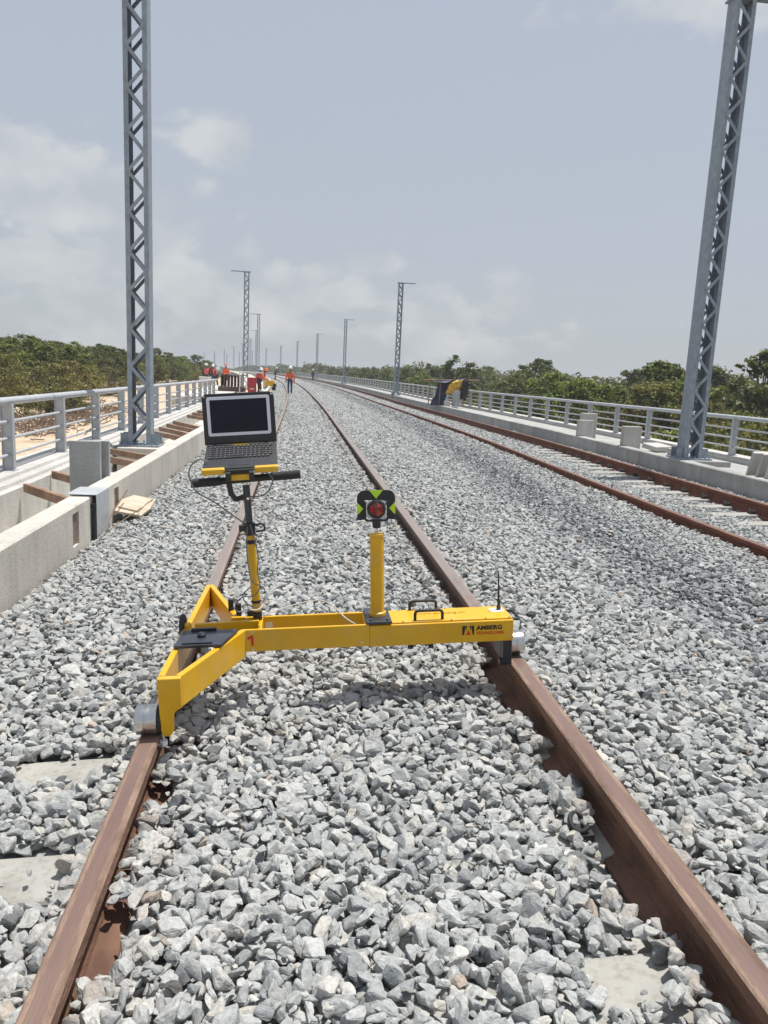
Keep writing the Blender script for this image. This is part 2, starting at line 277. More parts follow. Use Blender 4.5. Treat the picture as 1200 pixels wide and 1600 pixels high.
def stone_mat(name, far=False):
    m, nt, N, L, b = mat_new(name)
    tc = N.new('ShaderNodeTexCoord')
    if far:
        v = N.new('ShaderNodeTexVoronoi'); v.inputs['Scale'].default_value = 9; L.new(tc.outputs['Object'], v.inputs['Vector'])
        sp = N.new('ShaderNodeSeparateColor'); L.new(v.outputs['Color'], sp.inputs[0]); tone = sp.outputs[0]
    else:
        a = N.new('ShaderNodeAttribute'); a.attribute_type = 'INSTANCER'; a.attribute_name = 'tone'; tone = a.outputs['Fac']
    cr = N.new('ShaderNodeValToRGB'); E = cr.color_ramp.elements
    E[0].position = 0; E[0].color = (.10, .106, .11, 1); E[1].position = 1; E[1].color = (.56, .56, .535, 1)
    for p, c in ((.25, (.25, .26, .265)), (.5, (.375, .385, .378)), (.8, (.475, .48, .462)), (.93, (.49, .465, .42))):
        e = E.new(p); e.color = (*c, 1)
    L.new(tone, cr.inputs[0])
    n = N.new('ShaderNodeTexNoise'); n.inputs['Scale'].default_value = 1.6 if not far else 60; n.inputs['Detail'].default_value = 7; n.inputs['Roughness'].default_value = .7; L.new(tc.outputs['Object'], n.inputs['Vector'])
    g = N.new('ShaderNodeNewGeometry')
    n0 = N.new('ShaderNodeTexNoise'); n0.inputs['Scale'].default_value = 75; n0.inputs['Detail'].default_value = 6; n0.inputs['Roughness'].default_value = .68; L.new(g.outputs['Position'], n0.inputs['Vector'])
    c2 = N.new('ShaderNodeValToRGB'); c2.color_ramp.elements[0].position = .34; c2.color_ramp.elements[1].position = .62
    c2.color_ramp.elements[0].color = (.66, .67, .67, 1); c2.color_ramp.elements[1].color = (1.05, 1.05, 1.04, 1); L.new(n0.outputs['Fac'], c2.inputs[0])
    mx = N.new('ShaderNodeMixRGB'); mx.blend_type = 'MULTIPLY'; mx.inputs[0].default_value = .9; L.new(cr.outputs[0], mx.inputs[1]); L.new(c2.outputs[0], mx.inputs[2])
    # mineral veins and pits
    n1 = N.new('ShaderNodeTexNoise'); n1.inputs['Scale'].default_value = 210; n1.inputs['Detail'].default_value = 3; L.new(g.outputs['Position'], n1.inputs['Vector'])
    c3 = N.new('ShaderNodeValToRGB'); c3.color_ramp.elements[0].position = .30; c3.color_ramp.elements[1].position = .42; c3.color_ramp.elements[0].color = (.55, .56, .58, 1); L.new(n1.outputs['Fac'], c3.inputs[0])
    mx2 = N.new('ShaderNodeMixRGB'); mx2.blend_type = 'MULTIPLY'; mx2.inputs[0].default_value = .7; L.new(mx.outputs[0], mx2.inputs[1]); L.new(c3.outputs[0], mx2.inputs[2])
    src = mx2.outputs[0]
    if not far:
        a2 = N.new('ShaderNodeAttribute'); a2.attribute_type = 'INSTANCER'; a2.attribute_name = 'tint'
        mt = N.new('ShaderNodeMixRGB'); mt.blend_type = 'MULTIPLY'; mt.inputs[2].default_value = (.92, .66, .50, 1); L.new(a2.outputs['Fac'], mt.inputs[0]); L.new(src, mt.inputs[1]); src = mt.outputs[0]
    L.new(src, b.inputs['Base Color']); b.inputs['Roughness'].default_value = .85; b.inputs['Specular IOR Level'].default_value = .3
    bp = N.new('ShaderNodeBump'); bp.inputs['Strength'].default_value = .6 if not far else 1.0; bp.inputs['Distance'].default_value = .004 if not far else .05
    L.new(n0.outputs['Fac'] if not far else v.outputs['Distance'], bp.inputs['Height'])
    if far: bp.invert = True
    L.new(bp.outputs[0], b.inputs['Normal'])
    return m
M_stone = stone_mat('ballast_stone'); M_bed = stone_mat('ballast_bed_far', True)

def leaf_mat(name, c1, c2, c3):
    m, nt, N, L, b = mat_new(name)
    g = N.new('ShaderNodeNewGeometry'); cr = N.new('ShaderNodeValToRGB'); E = cr.color_ramp.elements
    E[0].color = (*c1, 1); E[1].color = (*c3, 1); e = E.new(.55); e.color = (*c2, 1)
    L.new(g.outputs['Random Per Island'], cr.inputs[0])
    n = N.new('ShaderNodeTexNoise'); n.inputs['Scale'].default_value = .55; n.inputs['Detail'].default_value = 3; L.new(g.outputs['Position'], n.inputs['Vector'])
    c = N.new('ShaderNodeValToRGB'); c.color_ramp.elements[0].position = .36; c.color_ramp.elements[1].position = .64
    c.color_ramp.elements[0].color = (.75, .80, .75, 1); c.color_ramp.elements[1].color = (1.35, 1.25, 1.0, 1); L.new(n.outputs['Fac'], c.inputs[0])
    oi = N.new('ShaderNodeObjectInfo'); hs = N.new('ShaderNodeHueSaturation')
    mr = N.new('ShaderNodeMapRange'); mr.inputs['To Min'].default_value = .7; mr.inputs['To Max'].default_value = 1.35; L.new(oi.outputs['Random'], mr.inputs['Value']); L.new(mr.outputs[0], hs.inputs['Value'])
    mr2 = N.new('ShaderNodeMapRange'); mr2.inputs['To Min'].default_value = .475; mr2.inputs['To Max'].default_value = .515; L.new(oi.outputs['Random'], mr2.inputs['Value']); L.new(mr2.outputs[0], hs.inputs['Hue'])
    mx = N.new('ShaderNodeMixRGB'); mx.blend_type = 'MULTIPLY'; mx.inputs[0].default_value = 1; L.new(cr.outputs[0], mx.inputs[1]); L.new(c.outputs[0], mx.inputs[2])
    L.new(mx.outputs[0], hs.inputs['Color']); L.new(hs.outputs[0], b.inputs['Base Color']); b.inputs['Roughness'].default_value = .55; b.inputs['Specular IOR Level'].default_value = .35
    tr = N.new('ShaderNodeBsdfTranslucent'); L.new(hs.outputs[0], tr.inputs[0]); ms = N.new('ShaderNodeMixShader'); ms.inputs[0].default_value = .28
    L.new(b.outputs[0], ms.inputs[1]); L.new(tr.outputs[0], ms.inputs[2]); L.new(ms.outputs[0], N['Material Output'].inputs[0])
    return m
M_leaf = leaf_mat('leaf_green', (.065, .100, .018), (.125, .155, .034), (.22, .245, .065))
M_leafd = leaf_mat('leaf_dark', (.048, .075, .018), (.092, .120, .032), (.17, .19, .065))
M_leafo = leaf_mat('leaf_olive', (.085, .088, .022), (.165, .155, .045), (.27, .245, .09))

# ------------------------------------------------------------------ ground, deck
def ground_z(x, y):
    if x < 2: return -1.0 + .9*sst(32, 58, y) - 1.0*sst(20, 60, -x) + .06*noise.noise((x*.3, y*.3, 0))
    return -2.6 + .15*noise.noise((x*.2, y*.2, 3))
def make_ground():
    xs = np.concatenate([-np.geomspace(4000, 40, 14), np.arange(-38, 40, 1.5), np.geomspace(40, 4000, 14)])
    ys = np.concatenate([[-200, -60, -20], np.arange(-6, 90, 1.5), np.geomspace(92, 5000, 22)])
    vs = [(x, y, ground_z(x, y)) for y in ys for x in xs]; n = len(xs)
    fs = [(j*n+i, j*n+i+1, (j+1)*n+i+1, (j+1)*n+i) for j in range(len(ys)-1) for i in range(n-1)]
    m, nt, N, L, b = mat_new('ground_soil')
    g = N.new('ShaderNodeNewGeometry'); sx = N.new('ShaderNodeSeparateXYZ'); L.new(g.outputs['Position'], sx.inputs[0])
    n1 = N.new('ShaderNodeTexNoise'); n1.inputs['Scale'].default_value = .35; n1.inputs['Detail'].default_value = 8; L.new(g.outputs['Position'], n1.inputs['Vector'])
    w = N.new('ShaderNodeMath'); w.operation = 'MULTIPLY_ADD'; w.inputs[1].default_value = 8; L.new(n1.outputs['Fac'], w.inputs[0]); L.new(sx.outputs[0], w.inputs[2])
    a = N.new('ShaderNodeMapRange'); a.inputs['From Min'].default_value = -12; a.inputs['From Max'].default_value = -10.5; L.new(w.outputs[0], a.inputs['Value'])
    a2 = N.new('ShaderNodeMapRange'); a2.inputs['From Min'].default_value = 6; a2.inputs['From Max'].default_value = 7; a2.inputs['To Min'].default_value = 1; a2.inputs['To Max'].default_value = 0; L.new(w.outputs[0], a2.inputs['Value'])
    mm = N.new('ShaderNodeMath'); mm.operation = 'MULTIPLY'; L.new(a.outputs[0], mm.inputs[0]); L.new(a2.outputs[0], mm.inputs[1])
    n2 = N.new('ShaderNodeTexNoise'); n2.inputs['Scale'].default_value = 1.3; n2.inputs['Detail'].default_value = 9; L.new(g.outputs['Position'], n2.inputs['Vector'])
    sc = N.new('ShaderNodeValToRGB'); sc.color_ramp.elements[0].position = .3; sc.color_ramp.elements[1].position = .7
    sc.color_ramp.elements[0].color = (.42, .31, .20, 1); sc.color_ramp.elements[1].color = (.62, .50, .37, 1); L.new(n2.outputs['Fac'], sc.inputs[0])
    gc = N.new('ShaderNodeValToRGB'); gc.color_ramp.elements[0].position = .35; gc.color_ramp.elements[1].position = .65
    gc.color_ramp.elements[0].color = (.05, .07, .02, 1); gc.color_ramp.elements[1].color = (.13, .12, .05, 1); L.new(n2.outputs['Fac'], gc.inputs[0])
    mx = N.new('ShaderNodeMixRGB'); L.new(mm.outputs[0], mx.inputs[0]); L.new(gc.outputs[0], mx.inputs[1]); L.new(sc.outputs[0], mx.inputs[2])
    L.new(mx.outputs[0], b.inputs['Base Color']); b.inputs['Roughness'].default_value = .95
    mb = MB(); mb.v = vs; mb.f = fs; mb.mt = [0]*len(fs); o = mb.build('ground', m, None, smooth=True); tag(o, kind='structure')
make_ground()
END = 420
mb = MB(); sweep(mb, [(-3.6, -.62), (8.75, -.62), (8.75, -1.6), (-3.6, -1.6)], -4, END, None)
tag(mb.build('bridge_deck', M_con), kind='structure')
mb = MB(); sweep(mb, [(-2.76, -.32), (-1.9, -.32), (-1.9, -.6), (-2.76, -.6)], -3, END, ldrift)
tag(mb.build('trough_floor', M_con), kind='structure')
mb = MB(); sweep(mb, [(6.75, .0), (8.28, .0), (8.28, -.6), (6.75, -.6)], -3, END, rdrift)
tag(mb.build('walkway', M_con2), kind='structure')

# cross-section of the ballast surface
BX = [-1.76, -1.3, -.8, -.5, -.3, .27, .85, 1.05, 1.5, 2.2, 3.0, 3.8, 4.3, 5.0, 5.7, 6.2, 6.75]
BZ = [-.205, -.145, -.125, -.105, -.105, -.075, -.055, -.03, -.015, -.06, -.16, -.185, -.17, -.202, -.235, -.20, -.19]
def bz(x, s): return float(np.interp(x - (rdrift(s) if x > 2.5 else 0), BX, BZ)) + .016*noise.noise((x*1.3, s*.9, 0)) + .010*noise.noise((x*4, s*3.5, 5))
def make_bed():
    mb = MB(); ss = srange(-2, END); xs = np.linspace(-1.85, 7.0, 60)
    vs = [tuple(P(s, x, bz(x, s) - (.062 if s < 110 else .0))) for s in ss for x in xs]; n = len(xs)
    fs = [(j*n+i, j*n+i+1, (j+1)*n+i+1, (j+1)*n+i) for j in range(len(ss)-1) for i in range(n-1)]
    mb.v = vs; mb.f = fs; mb.mt = [0]*len(fs); tag(mb.build('ballast_bed', M_bed, None, smooth=True), kind='structure')
make_bed()

# ------------------------------------------------------------------ ballast: loose stones by geometry nodes (one object)
RAILX = [(-.497, 0.0), (1.006, .08)]
CLEAR = [(-.96, -.64, 1.90, 2.13), (-.96, -.66, 2.50, 2.70), (.735, .90, 1.40, 1.52)]       # sleeper tops left bare near the camera
def ballast_points():
    out = []
    zones = [(.5, 7, .0415, 2), (7, 14, .047, 2), (14, 26, .057, 2), (26, 45, .072, 1), (45, 75, .09, 1), (75, 125, .12, 1)]
    for a, b, sp, layers in zones:
        for lay in range(layers):
            nx = int(8.6/sp); ny = int((b-a)/(sp*.87))
            gx, gy = np.meshgrid(np.arange(nx), np.arange(ny))
            X = -1.76 + (gx + .5*(gy % 2) + .25*lay)*sp; S = a + (gy+.4*lay)*sp*.87
            X = (X + RNG.uniform(-.42, .42, X.shape)*sp).ravel(); S = (S + RNG.uniform(-.42, .42, S.shape)*sp).ravel()
            lo = -.66*S-.75; hi = .62*S+.75
            k = (X > lo) & (X < hi) & (X < 6.95) & (X > -1.72-.0*S)
            X = X[k]; S = S[k]
            big = sp/.0455 if sp > .045 else 1.0
            r = np.clip(RNG.lognormal(0, .27, len(X)), .55, 1.7)*.0245*big
            for x, s, q in zip(X.tolist(), S.tolist(), r.tolist()):
                dr = rdrift(s)
                if x > 6.6+dr: continue
                z = bz(x, s); top = lay == layers-1
                z += (-.030 if not top else -.006) + random.uniform(-.010, .012)
                if layers == 1: z += -.01
                # keep the rails free; leave pockets beside the inner feet close to the camera
                bad = False
                for rx, rz in RAILX + [(4.36+dr, -.08), (5.86+dr, -.04)]:
                    d = x-rx; ad = abs(d)
                    if ad < .036 + q*.45: bad = True; break
                    if ad < .15 and s < 30:
                        inner = (d > 0) if rx < 0 else (d < 0)
                        if rx < 2:
                            if inner:
                                pk = ((rx > 0 and (1.60 < s < 2.02 or 2.30 < s < 2.52 or 2.78 < s < 3.35)) or (rx < 0 and (1.56 < s < 1.78 or 2.26 < s < 2.40)))
                                if pk and ad < .082+q*.85: bad = True; break
                                if not pk and ad < .14: z = max(z, rz - (.085 if rx < 0 else .115) + random.uniform(-.012, .012))
                                elif ad < .10: z = min(z, rz-.155+q*.75)
                            elif ad < .09: z = max(z, rz-.085)
                        else:
                            if ad < .085+q*.3 and random.random() < .85: bad = True; break
                if bad: continue
                for x0, x1, y0, y1 in CLEAR:
                    if x0-.012 < x < x1+.012 and y0-.012 < s < y1+.012: bad = True; break
                if bad: continue
                # second track: parts of the sleepers stay bare
                if 4.9+dr < x < 5.76+dr and s < 30:
                    ph = ((s-5.70) % .6)
                    if ph < .20 and x > 5.30+dr+.8*noise.noise((((s-5.70)//.6)*3.13, .4, 9.2)) and random.random() < .9: continue
                p = P(s, x, z)
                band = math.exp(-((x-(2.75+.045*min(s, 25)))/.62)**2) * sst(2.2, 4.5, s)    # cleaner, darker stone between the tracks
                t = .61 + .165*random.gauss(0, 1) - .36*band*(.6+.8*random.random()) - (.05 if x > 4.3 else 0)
                if random.random() < .05: t -= .35*random.random()
                if random.random() < .03: t = .97
                near = min(abs(x-.497*-1), abs(x-1.006), abs(x-4.36-dr), abs(x-5.86-dr)); tint = max(0, random.gauss(.12, .18)) * math.exp(-(near/.17)**2) if near < .45 else 0
                if random.random() < .010: tint = random.uniform(.3, .8)
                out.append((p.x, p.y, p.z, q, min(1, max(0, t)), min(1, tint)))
    for _ in range(9000):
        s = .9+RNG.uniform()**1.5*9; x = RNG.uniform(-1.7, min(6.4, 1+.6*s))
        if any(abs(x-rx) < .09 for rx, rz in RAILX): continue
        if random.random() < .8 and any(x0-.03 < x < x1+.03 and y0-.03 < s < y1+.03 for x0, x1, y0, y1 in CLEAR): continue
        p = P(s, x, bz(x, s)+random.uniform(-.02, .012)); out.append((p.x, p.y, p.z, random.uniform(.006, .014), min(1, max(0, random.gauss(.6, .18))), 0.0))
    return np.array(out)
def make_ballast():
    pts = ballast_points(); n = len(pts); print('stones', n)
    me = bpy.data.meshes.new('ballast'); me.vertices.add(n); me.vertices.foreach_set('co', pts[:, :3].astype(np.float32).ravel())
    def att(nm, ty, key, arr): a = me.attributes.new(nm, ty, 'POINT'); a.data.foreach_set(key, arr)
    att('rot', 'FLOAT_VECTOR', 'vector', np.stack([RNG.normal(0, .42, n), RNG.normal(0, .42, n), RNG.uniform(0, 6.283, n)], 1).astype(np.float32).ravel())
    att('scl', 'FLOAT', 'value', pts[:, 3].astype(np.float32)); att('tone', 'FLOAT', 'value', pts[:, 4].astype(np.float32)); att('tint', 'FLOAT', 'value', pts[:, 5].astype(np.float32))
    NV = 28; att('idx', 'INT', 'value', RNG.integers(0, NV, n).astype(np.int32))
    me.materials.append(M_stone)
    o = bpy.data.objects.new('ballast', me); scene.collection.objects.link(o); tag(o, kind='stuff')
    o['label'] = 'loose pale grey crushed stone ballast covering the track bed'; o['category'] = 'ballast'
    ng = bpy.data.node_groups.new('stones', 'GeometryNodeTree'); N = ng.nodes; L = ng.links
    ng.interface.new_socket('Geometry', in_out='INPUT', socket_type='NodeSocketGeometry'); ng.interface.new_socket('Geometry', in_out='OUTPUT', socket_type='NodeSocketGeometry')
    gi = N.new('NodeGroupInput'); go = N.new('NodeGroupOutput'); join = N.new('GeometryNodeJoinGeometry')
    for k in range(NV):
        rr = random.Random(100+k)
        pt = N.new('GeometryNodePoints'); pt.inputs['Count'].default_value = rr.choice([8, 9, 10, 11, 13])
        rv = N.new('FunctionNodeRandomValue'); rv.data_type = 'FLOAT_VECTOR'; rv.inputs['Min'].default_value = (-1, -1, -1); rv.inputs['Max'].default_value = (1, 1, 1); rv.inputs['Seed'].default_value = 31*k+5
        nm = N.new('ShaderNodeVectorMath'); nm.operation = 'NORMALIZE'; L.new(rv.outputs['Value'], nm.inputs[0])
        mu = N.new('ShaderNodeVectorMath'); mu.operation = 'MULTIPLY'; mu.inputs[1].default_value = (rr.uniform(1.1, 1.5), rr.uniform(.85, 1.1), rr.uniform(.55, .85)); L.new(nm.outputs[0], mu.inputs[0])
        L.new(mu.outputs[0], pt.inputs['Position'])
        ch = N.new('GeometryNodeConvexHull'); L.new(pt.outputs[0], ch.inputs[0])
        sd = N.new('GeometryNodeSubdivisionSurface'); sd.inputs['Level'].default_value = 2; L.new(ch.outputs[0], sd.inputs[0])
        for nmn in ('Edge Crease',): sd.inputs[nmn].default_value = .80
        if 'Vertex Crease' in sd.inputs: sd.inputs['Vertex Crease'].default_value = .35
        sp = N.new('GeometryNodeSetPosition'); L.new(sd.outputs[0], sp.inputs[0])
        nz = N.new('ShaderNodeTexNoise'); nz.inputs['Scale'].default_value = 1.7; nz.inputs['Detail'].default_value = 3
        ps = N.new('GeometryNodeInputPosition'); va = N.new('ShaderNodeVectorMath'); va.operation = 'ADD'; va.inputs[1].default_value = (k*7.3, k*3.1, k); L.new(ps.outputs[0], va.inputs[0]); L.new(va.outputs[0], nz.inputs['Vector'])
        sb = N.new('ShaderNodeVectorMath'); sb.operation = 'SUBTRACT'; sb.inputs[1].default_value = (.5, .5, .5); L.new(nz.outputs['Color'], sb.inputs[0])
        sc = N.new('ShaderNodeVectorMath'); sc.operation = 'SCALE'; sc.inputs['Scale'].default_value = .34; L.new(sb.outputs[0], sc.inputs[0]); L.new(sc.outputs[0], sp.inputs['Offset'])
        sm = N.new('GeometryNodeSetMaterial'); sm.inputs['Material'].default_value = M_stone; L.new(sp.outputs[0], sm.inputs[0])
        ss = N.new('GeometryNodeSetShadeSmooth'); ss.inputs['Shade Smooth'].default_value = False; L.new(sm.outputs[0], ss.inputs[0])
        g2 = N.new('GeometryNodeGeometryToInstance'); L.new(ss.outputs[0], g2.inputs[0]); L.new(g2.outputs[0], join.inputs[0])
    iop = N.new('GeometryNodeInstanceOnPoints'); iop.inputs['Pick Instance'].default_value = True
    L.new(gi.outputs[0], iop.inputs['Points']); L.new(join.outputs[0], iop.inputs['Instance'])
    def na(nm, ty): a = N.new('GeometryNodeInputNamedAttribute'); a.data_type = ty; a.inputs['Name'].default_value = nm; return a.outputs['Attribute']
    L.new(na('idx', 'INT'), iop.inputs['Instance Index']); L.new(na('scl', 'FLOAT'), iop.inputs['Scale'])
    e2r = N.new('FunctionNodeEulerToRotation'); L.new(na('rot', 'FLOAT_VECTOR'), e2r.inputs[0]); L.new(e2r.outputs[0], iop.inputs['Rotation'])
    L.new(iop.outputs[0], go.inputs[0])
    md = o.modifiers.new('stones', 'NODES'); md.node_group = ng
make_ballast()

# ------------------------------------------------------------------ rails and sleepers
RP = [(-.036,-.004),(-.030,0),(-.019,.0006),(.017,.0006),(.030,0),(.036,-.004),(.0365,-.036),(.030,-.044),(.010,-.054),(.0085,-.075),(.0085,-.125),(.016,-.142),(.072,-.158),(.075,-.162),(.075,-.172),
      (-.075,-.172),(-.075,-.162),(-.072,-.158),(-.016,-.142),(-.0085,-.125),(-.0085,-.075),(-.010,-.054),(-.030,-.044),(-.0365,-.036)]
def rail(x, z, cant, label, m, drift=None):
    ca, sa = math.cos(cant), math.sin(cant)
    prof = [(x+px*ca-pz*sa, z+px*sa+pz*ca) for px, pz in RP]
    mb = MB(); sweep(mb, prof, -2, END, drift); n = len(prof)
    for i in range(len(mb.f)-2): k = i % n; mb.mt[i] = 1 if k == 2 else (0 if k in (0, 1, 3, 4) else 2)
    tag(mb.build('rail', m), label, 'rail', 'running rails')
ca1 = math.atan(.08/1.505)
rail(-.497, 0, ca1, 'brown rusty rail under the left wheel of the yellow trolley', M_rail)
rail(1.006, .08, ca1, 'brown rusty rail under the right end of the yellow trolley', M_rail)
rail(4.36, -.08, .027, 'orange rusty rail of the right track, on the side of the stone slope', M_rail2, rdrift)
rail(5.86, -.04, .027, 'orange rusty rail nearest to the right concrete kerb', M_rail2, rdrift)

def clip(mb, x, y, z, s=1):       # coiled spring clip on its pad
    pts = []
    for k in range(17):
        a = -2.2+k/16*5.4; pts.append((x+s*.030*math.cos(a), y+.034*math.sin(a), z+.012+.012*math.sin(a*1.5)))
    mb.tube(pts, .0075, 8)
    mb.box(x-.04, x+.03, y-.045, y+.045, z-.03, z-.006)
def sleeper(xc, y, zt, cant, clips, label, xr, group):
    e = empty('sleeper', P(y, xc, zt-.2), label, 'sleeper', group)
    mb = MB(); mb.T = Matrix.Translation(P(y, xc, zt)) @ Matrix.Rotation(-cant, 4, 'Y')
    h = .135
    mb.add([(-1.3,-h,-.2),(1.3,-h,-.2),(1.3,h,-.2),(-1.3,h,-.2),(-1.29,-.105,0),(1.29,-.105,0),(1.29,.105,0),(-1.29,.105,0)],
        [(0,3,2,1),(4,5,6,7),(0,1,5,4),(1,2,6,5),(2,3,7,6),(3,0,4,7)])
    mb.build('beam', M_slp, e, bevel=.012)
    for cx, s in clips:
        c = MB(); c.T = mb.T; clip(c, cx, 0, .035, s); c.build('rail_clip', M_rub, e, smooth=True)
for y, t in ((1.44, 'pale sleeper corner bare beside the right rail at the bottom of the photo'), (2.02, 'pale worn sleeper end bare left of the left rail, the nearer one'), (2.60, 'pale sleeper end bare left of the left rail, just before the trolley wheel')):
    sleeper(.255, y, -.108, ca1, [(.65, -1)] if y > 1.5 else [], t, None, 'sleepers of the left track')
for k in range(20):
    y = 5.85 + .6*k - .05
    sleeper(5.11+rdrift(y), y, -.211, .027, [(.66, -1), (-.66, 1)], 'grey sleeper between the rusty rails of the right track, %s from the photo\'s right edge' % ORD[k] , None, 'sleepers of the right track')

# ------------------------------------------------------------------ concrete walls and kerbs
WX0, WX1, WZ = -1.935, -1.755, .18
def left_wall(a, b, label, pockets):
    e = empty('ballast_wall', P(max(a, 0), WX0, -.55), label, 'wall', 'low walls beside the ballast')
    mb = MB(); cuts = [a]
    prof = lambda x0, x1, z0, z1: [(x0, z0), (x1, z0), (x1, z1-.012), (x1-.014, z1), (x0+.014, z1), (x0, z1-.012)]
    cur = a
    def segs(pr, u, v):
        while v-u > 3.4 and u < 60: sweep(mb, pr, u, u+2.994); u += 3.0
        sweep(mb, pr, u, v)
    for p0, p1 in pockets:
        segs(prof(WX0, WX1, -.6, WZ), cur, p0)
        sweep(mb, [(WX0, -.6), (WX1-.06, -.6), (WX1-.06, WZ-.06), (WX0, WZ-.06)], p0, p1)
        sweep(mb, [(WX1-.06, -.6), (WX1, -.6), (WX1, -.15), (WX1-.06, -.15)], p0, p1)
        sweep(mb, prof(WX0, WX1, WZ-.06, WZ), p0, p1)
        w = MB(); w.box(WX1-.057, WX1-.022, p0+.02, p1-.015, -.15, WZ-.07); w.build('timber_insert', M_wood, e)
        cur = p1
    segs(prof(WX0, WX1, -.6, WZ), cur, b); mb.build('wall', M_con, e)
left_wall(-1.5, 6.56, 'near pale concrete wall at the left edge, before the grey metal cover', [(6.05, 6.22)])
left_wall(6.60, END, 'long pale concrete wall running beyond the grey metal cover to the curve', [(7.42, 7.60)])
mb = MB(); y0, y1 = 6.60, 7.03; t = .006
mb.box(WX0-.03, WX1+.045, y0, y1, WZ+.008, WZ+.008+t); mb.box(WX1+.039, WX1+.045, y0+.0, y1, -.30, WZ+.008)
o = mb.build('joint_cover', M_galv2, None, bevel=.002); tag(o, 'grey folded metal plate covering the joint in the left wall', 'cover plate')
mb = MB(); mb.tube([(WX1+.022, 6.585, -.3), (WX1+.022, 6.585, .08)], .018, 10); mb.tube([(WX1+.022, 6.585, .08), (WX1+.022, 6.585, .12)], .024, 10)  # black tube added where the joint has only a shadow gap
tag(mb.build('gap_shadow', M_rub, None, smooth=True), 'thin black pipe upright, standing in for the shadow gap beside the grey metal cover', 'strip')

mb = MB(); sweep(mb, [(-2.74, -.6), (-2.75, .05), (-2.84, .05), (-2.85, .085), (-2.96, .085), (-2.97, .12), (-3.42, .12), (-3.42, -.9), (-2.74, -.9)], -3, 36, ldrift)
tag(mb.build('kerb', M_conw), 'stepped pale concrete kerb under the left railing', 'kerb')
mb = MB(); sweep(mb, [(-2.74, -.6), (-2.75, .05), (-5.2, .05), (-5.2, -.9), (-2.74, -.9)], 36, END, ldrift)
tag(mb.build('platform_slab', M_con), kind='structure')
for k in range(8):
    if k < 0: continue
e = empty('kerb', (6.7, 0, -.6), 'long concrete kerb wall beside the right track under the lattice masts', 'kerb')
mb = MB(); s = 4.4; k = 0
while s < 120:
    L_ = 2.45; sweep(mb, [(6.62, -.6), (6.62, .085), (6.632, .10), (6.83, .10), (6.842, .088), (6.842, -.6)], s, s+L_-.012, rdrift); s += L_
sweep(mb, [(6.62, -.6), (6.62, .10), (6.84, .10), (6.84, -.6)], s, END, rdrift); mb.build('wall', M_con2, e)
mb = MB(); sweep(mb, [(8.25, -.6), (8.25, .05), (8.32, .05), (8.32, .10), (8.75, .10), (8.75, -.9), (8.25, -.9)], -3, END, rdrift)
tag(mb.build('kerb', M_conw), 'pale concrete kerb carrying the right railing', 'kerb')

# ------------------------------------------------------------------ railings
def railing(xb, zb, s0, s1, sp, phase, drift, label):
    e = empty('railing', P(phase, xb, zb), label, 'railing')
    ss = srange(s0, s1); H = .75
    def line(h, r, nm, n=8):
        if h is None: return
        mb = MB(); st = [s for s in np.arange(s0, min(s1, 60), 1.0)] + [s for s in np.arange(60, s1, 4.0)] + [s1]
        st = sorted(set(float(x) for x in st)); mb.tube([P(s, xb+drift(s), zb+h) for s in st], r, n); mb.build(nm, M_galv2, e, smooth=True)
    line(H, .043, 'top_rail', 12)
    for h in (.53, .35, .17): line(h, .017, 'rail_bar')
    s = phase
    while s > s0+sp: s -= sp
    proto = None; n = 0
    while s < s1 and n < 99:
        c = P(s, xb+drift(s), zb)
        if proto is None:
            mb = MB(); mb.box(c.x-.06, c.x-.052, c.y-.035, c.y+.035, c.z, c.z+H-.03); mb.box(c.x+.052, c.x+.06, c.y-.035, c.y+.035, c.z, c.z+H-.03)
            mb.box(c.x-.0518, c.x+.0518, c.y-.022, c.y-.014, c.z+.002, c.z+H-.032); mb.box(c.x-.075, c.x+.075, c.y-.06, c.y+.06, c.z+.001, c.z+.012)
            proto = mb.build('post', M_galv2, e); c0 = c
        else:
            q = proto.copy(); scene.collection.objects.link(q); q.parent = e; q.location = c-c0
        s += sp; n += 1
    # sleeves where lengths of tube are joined
    for s in (6.2, 10.05+.02, 17.9, 25.7) if xb < 0 else (11.0, 19.2, 27.0):
        mb = MB(); a = P(s, xb+drift(s), zb+H); b = P(s+.05, xb+drift(s), zb+H); mb.tube([a, b], .0455, 12); mb.build('sleeve', M_galv, e, smooth=True)
railing(-3.10, .12, -1.2, 35.5, 1.95, 8.5, ldrift, 'long grey tube railing on the kerb at the left')
railing(8.42, .10, 3.0, 190, 1.95, 13.95, rdrift, 'long white-grey tube railing on the kerb at the right')

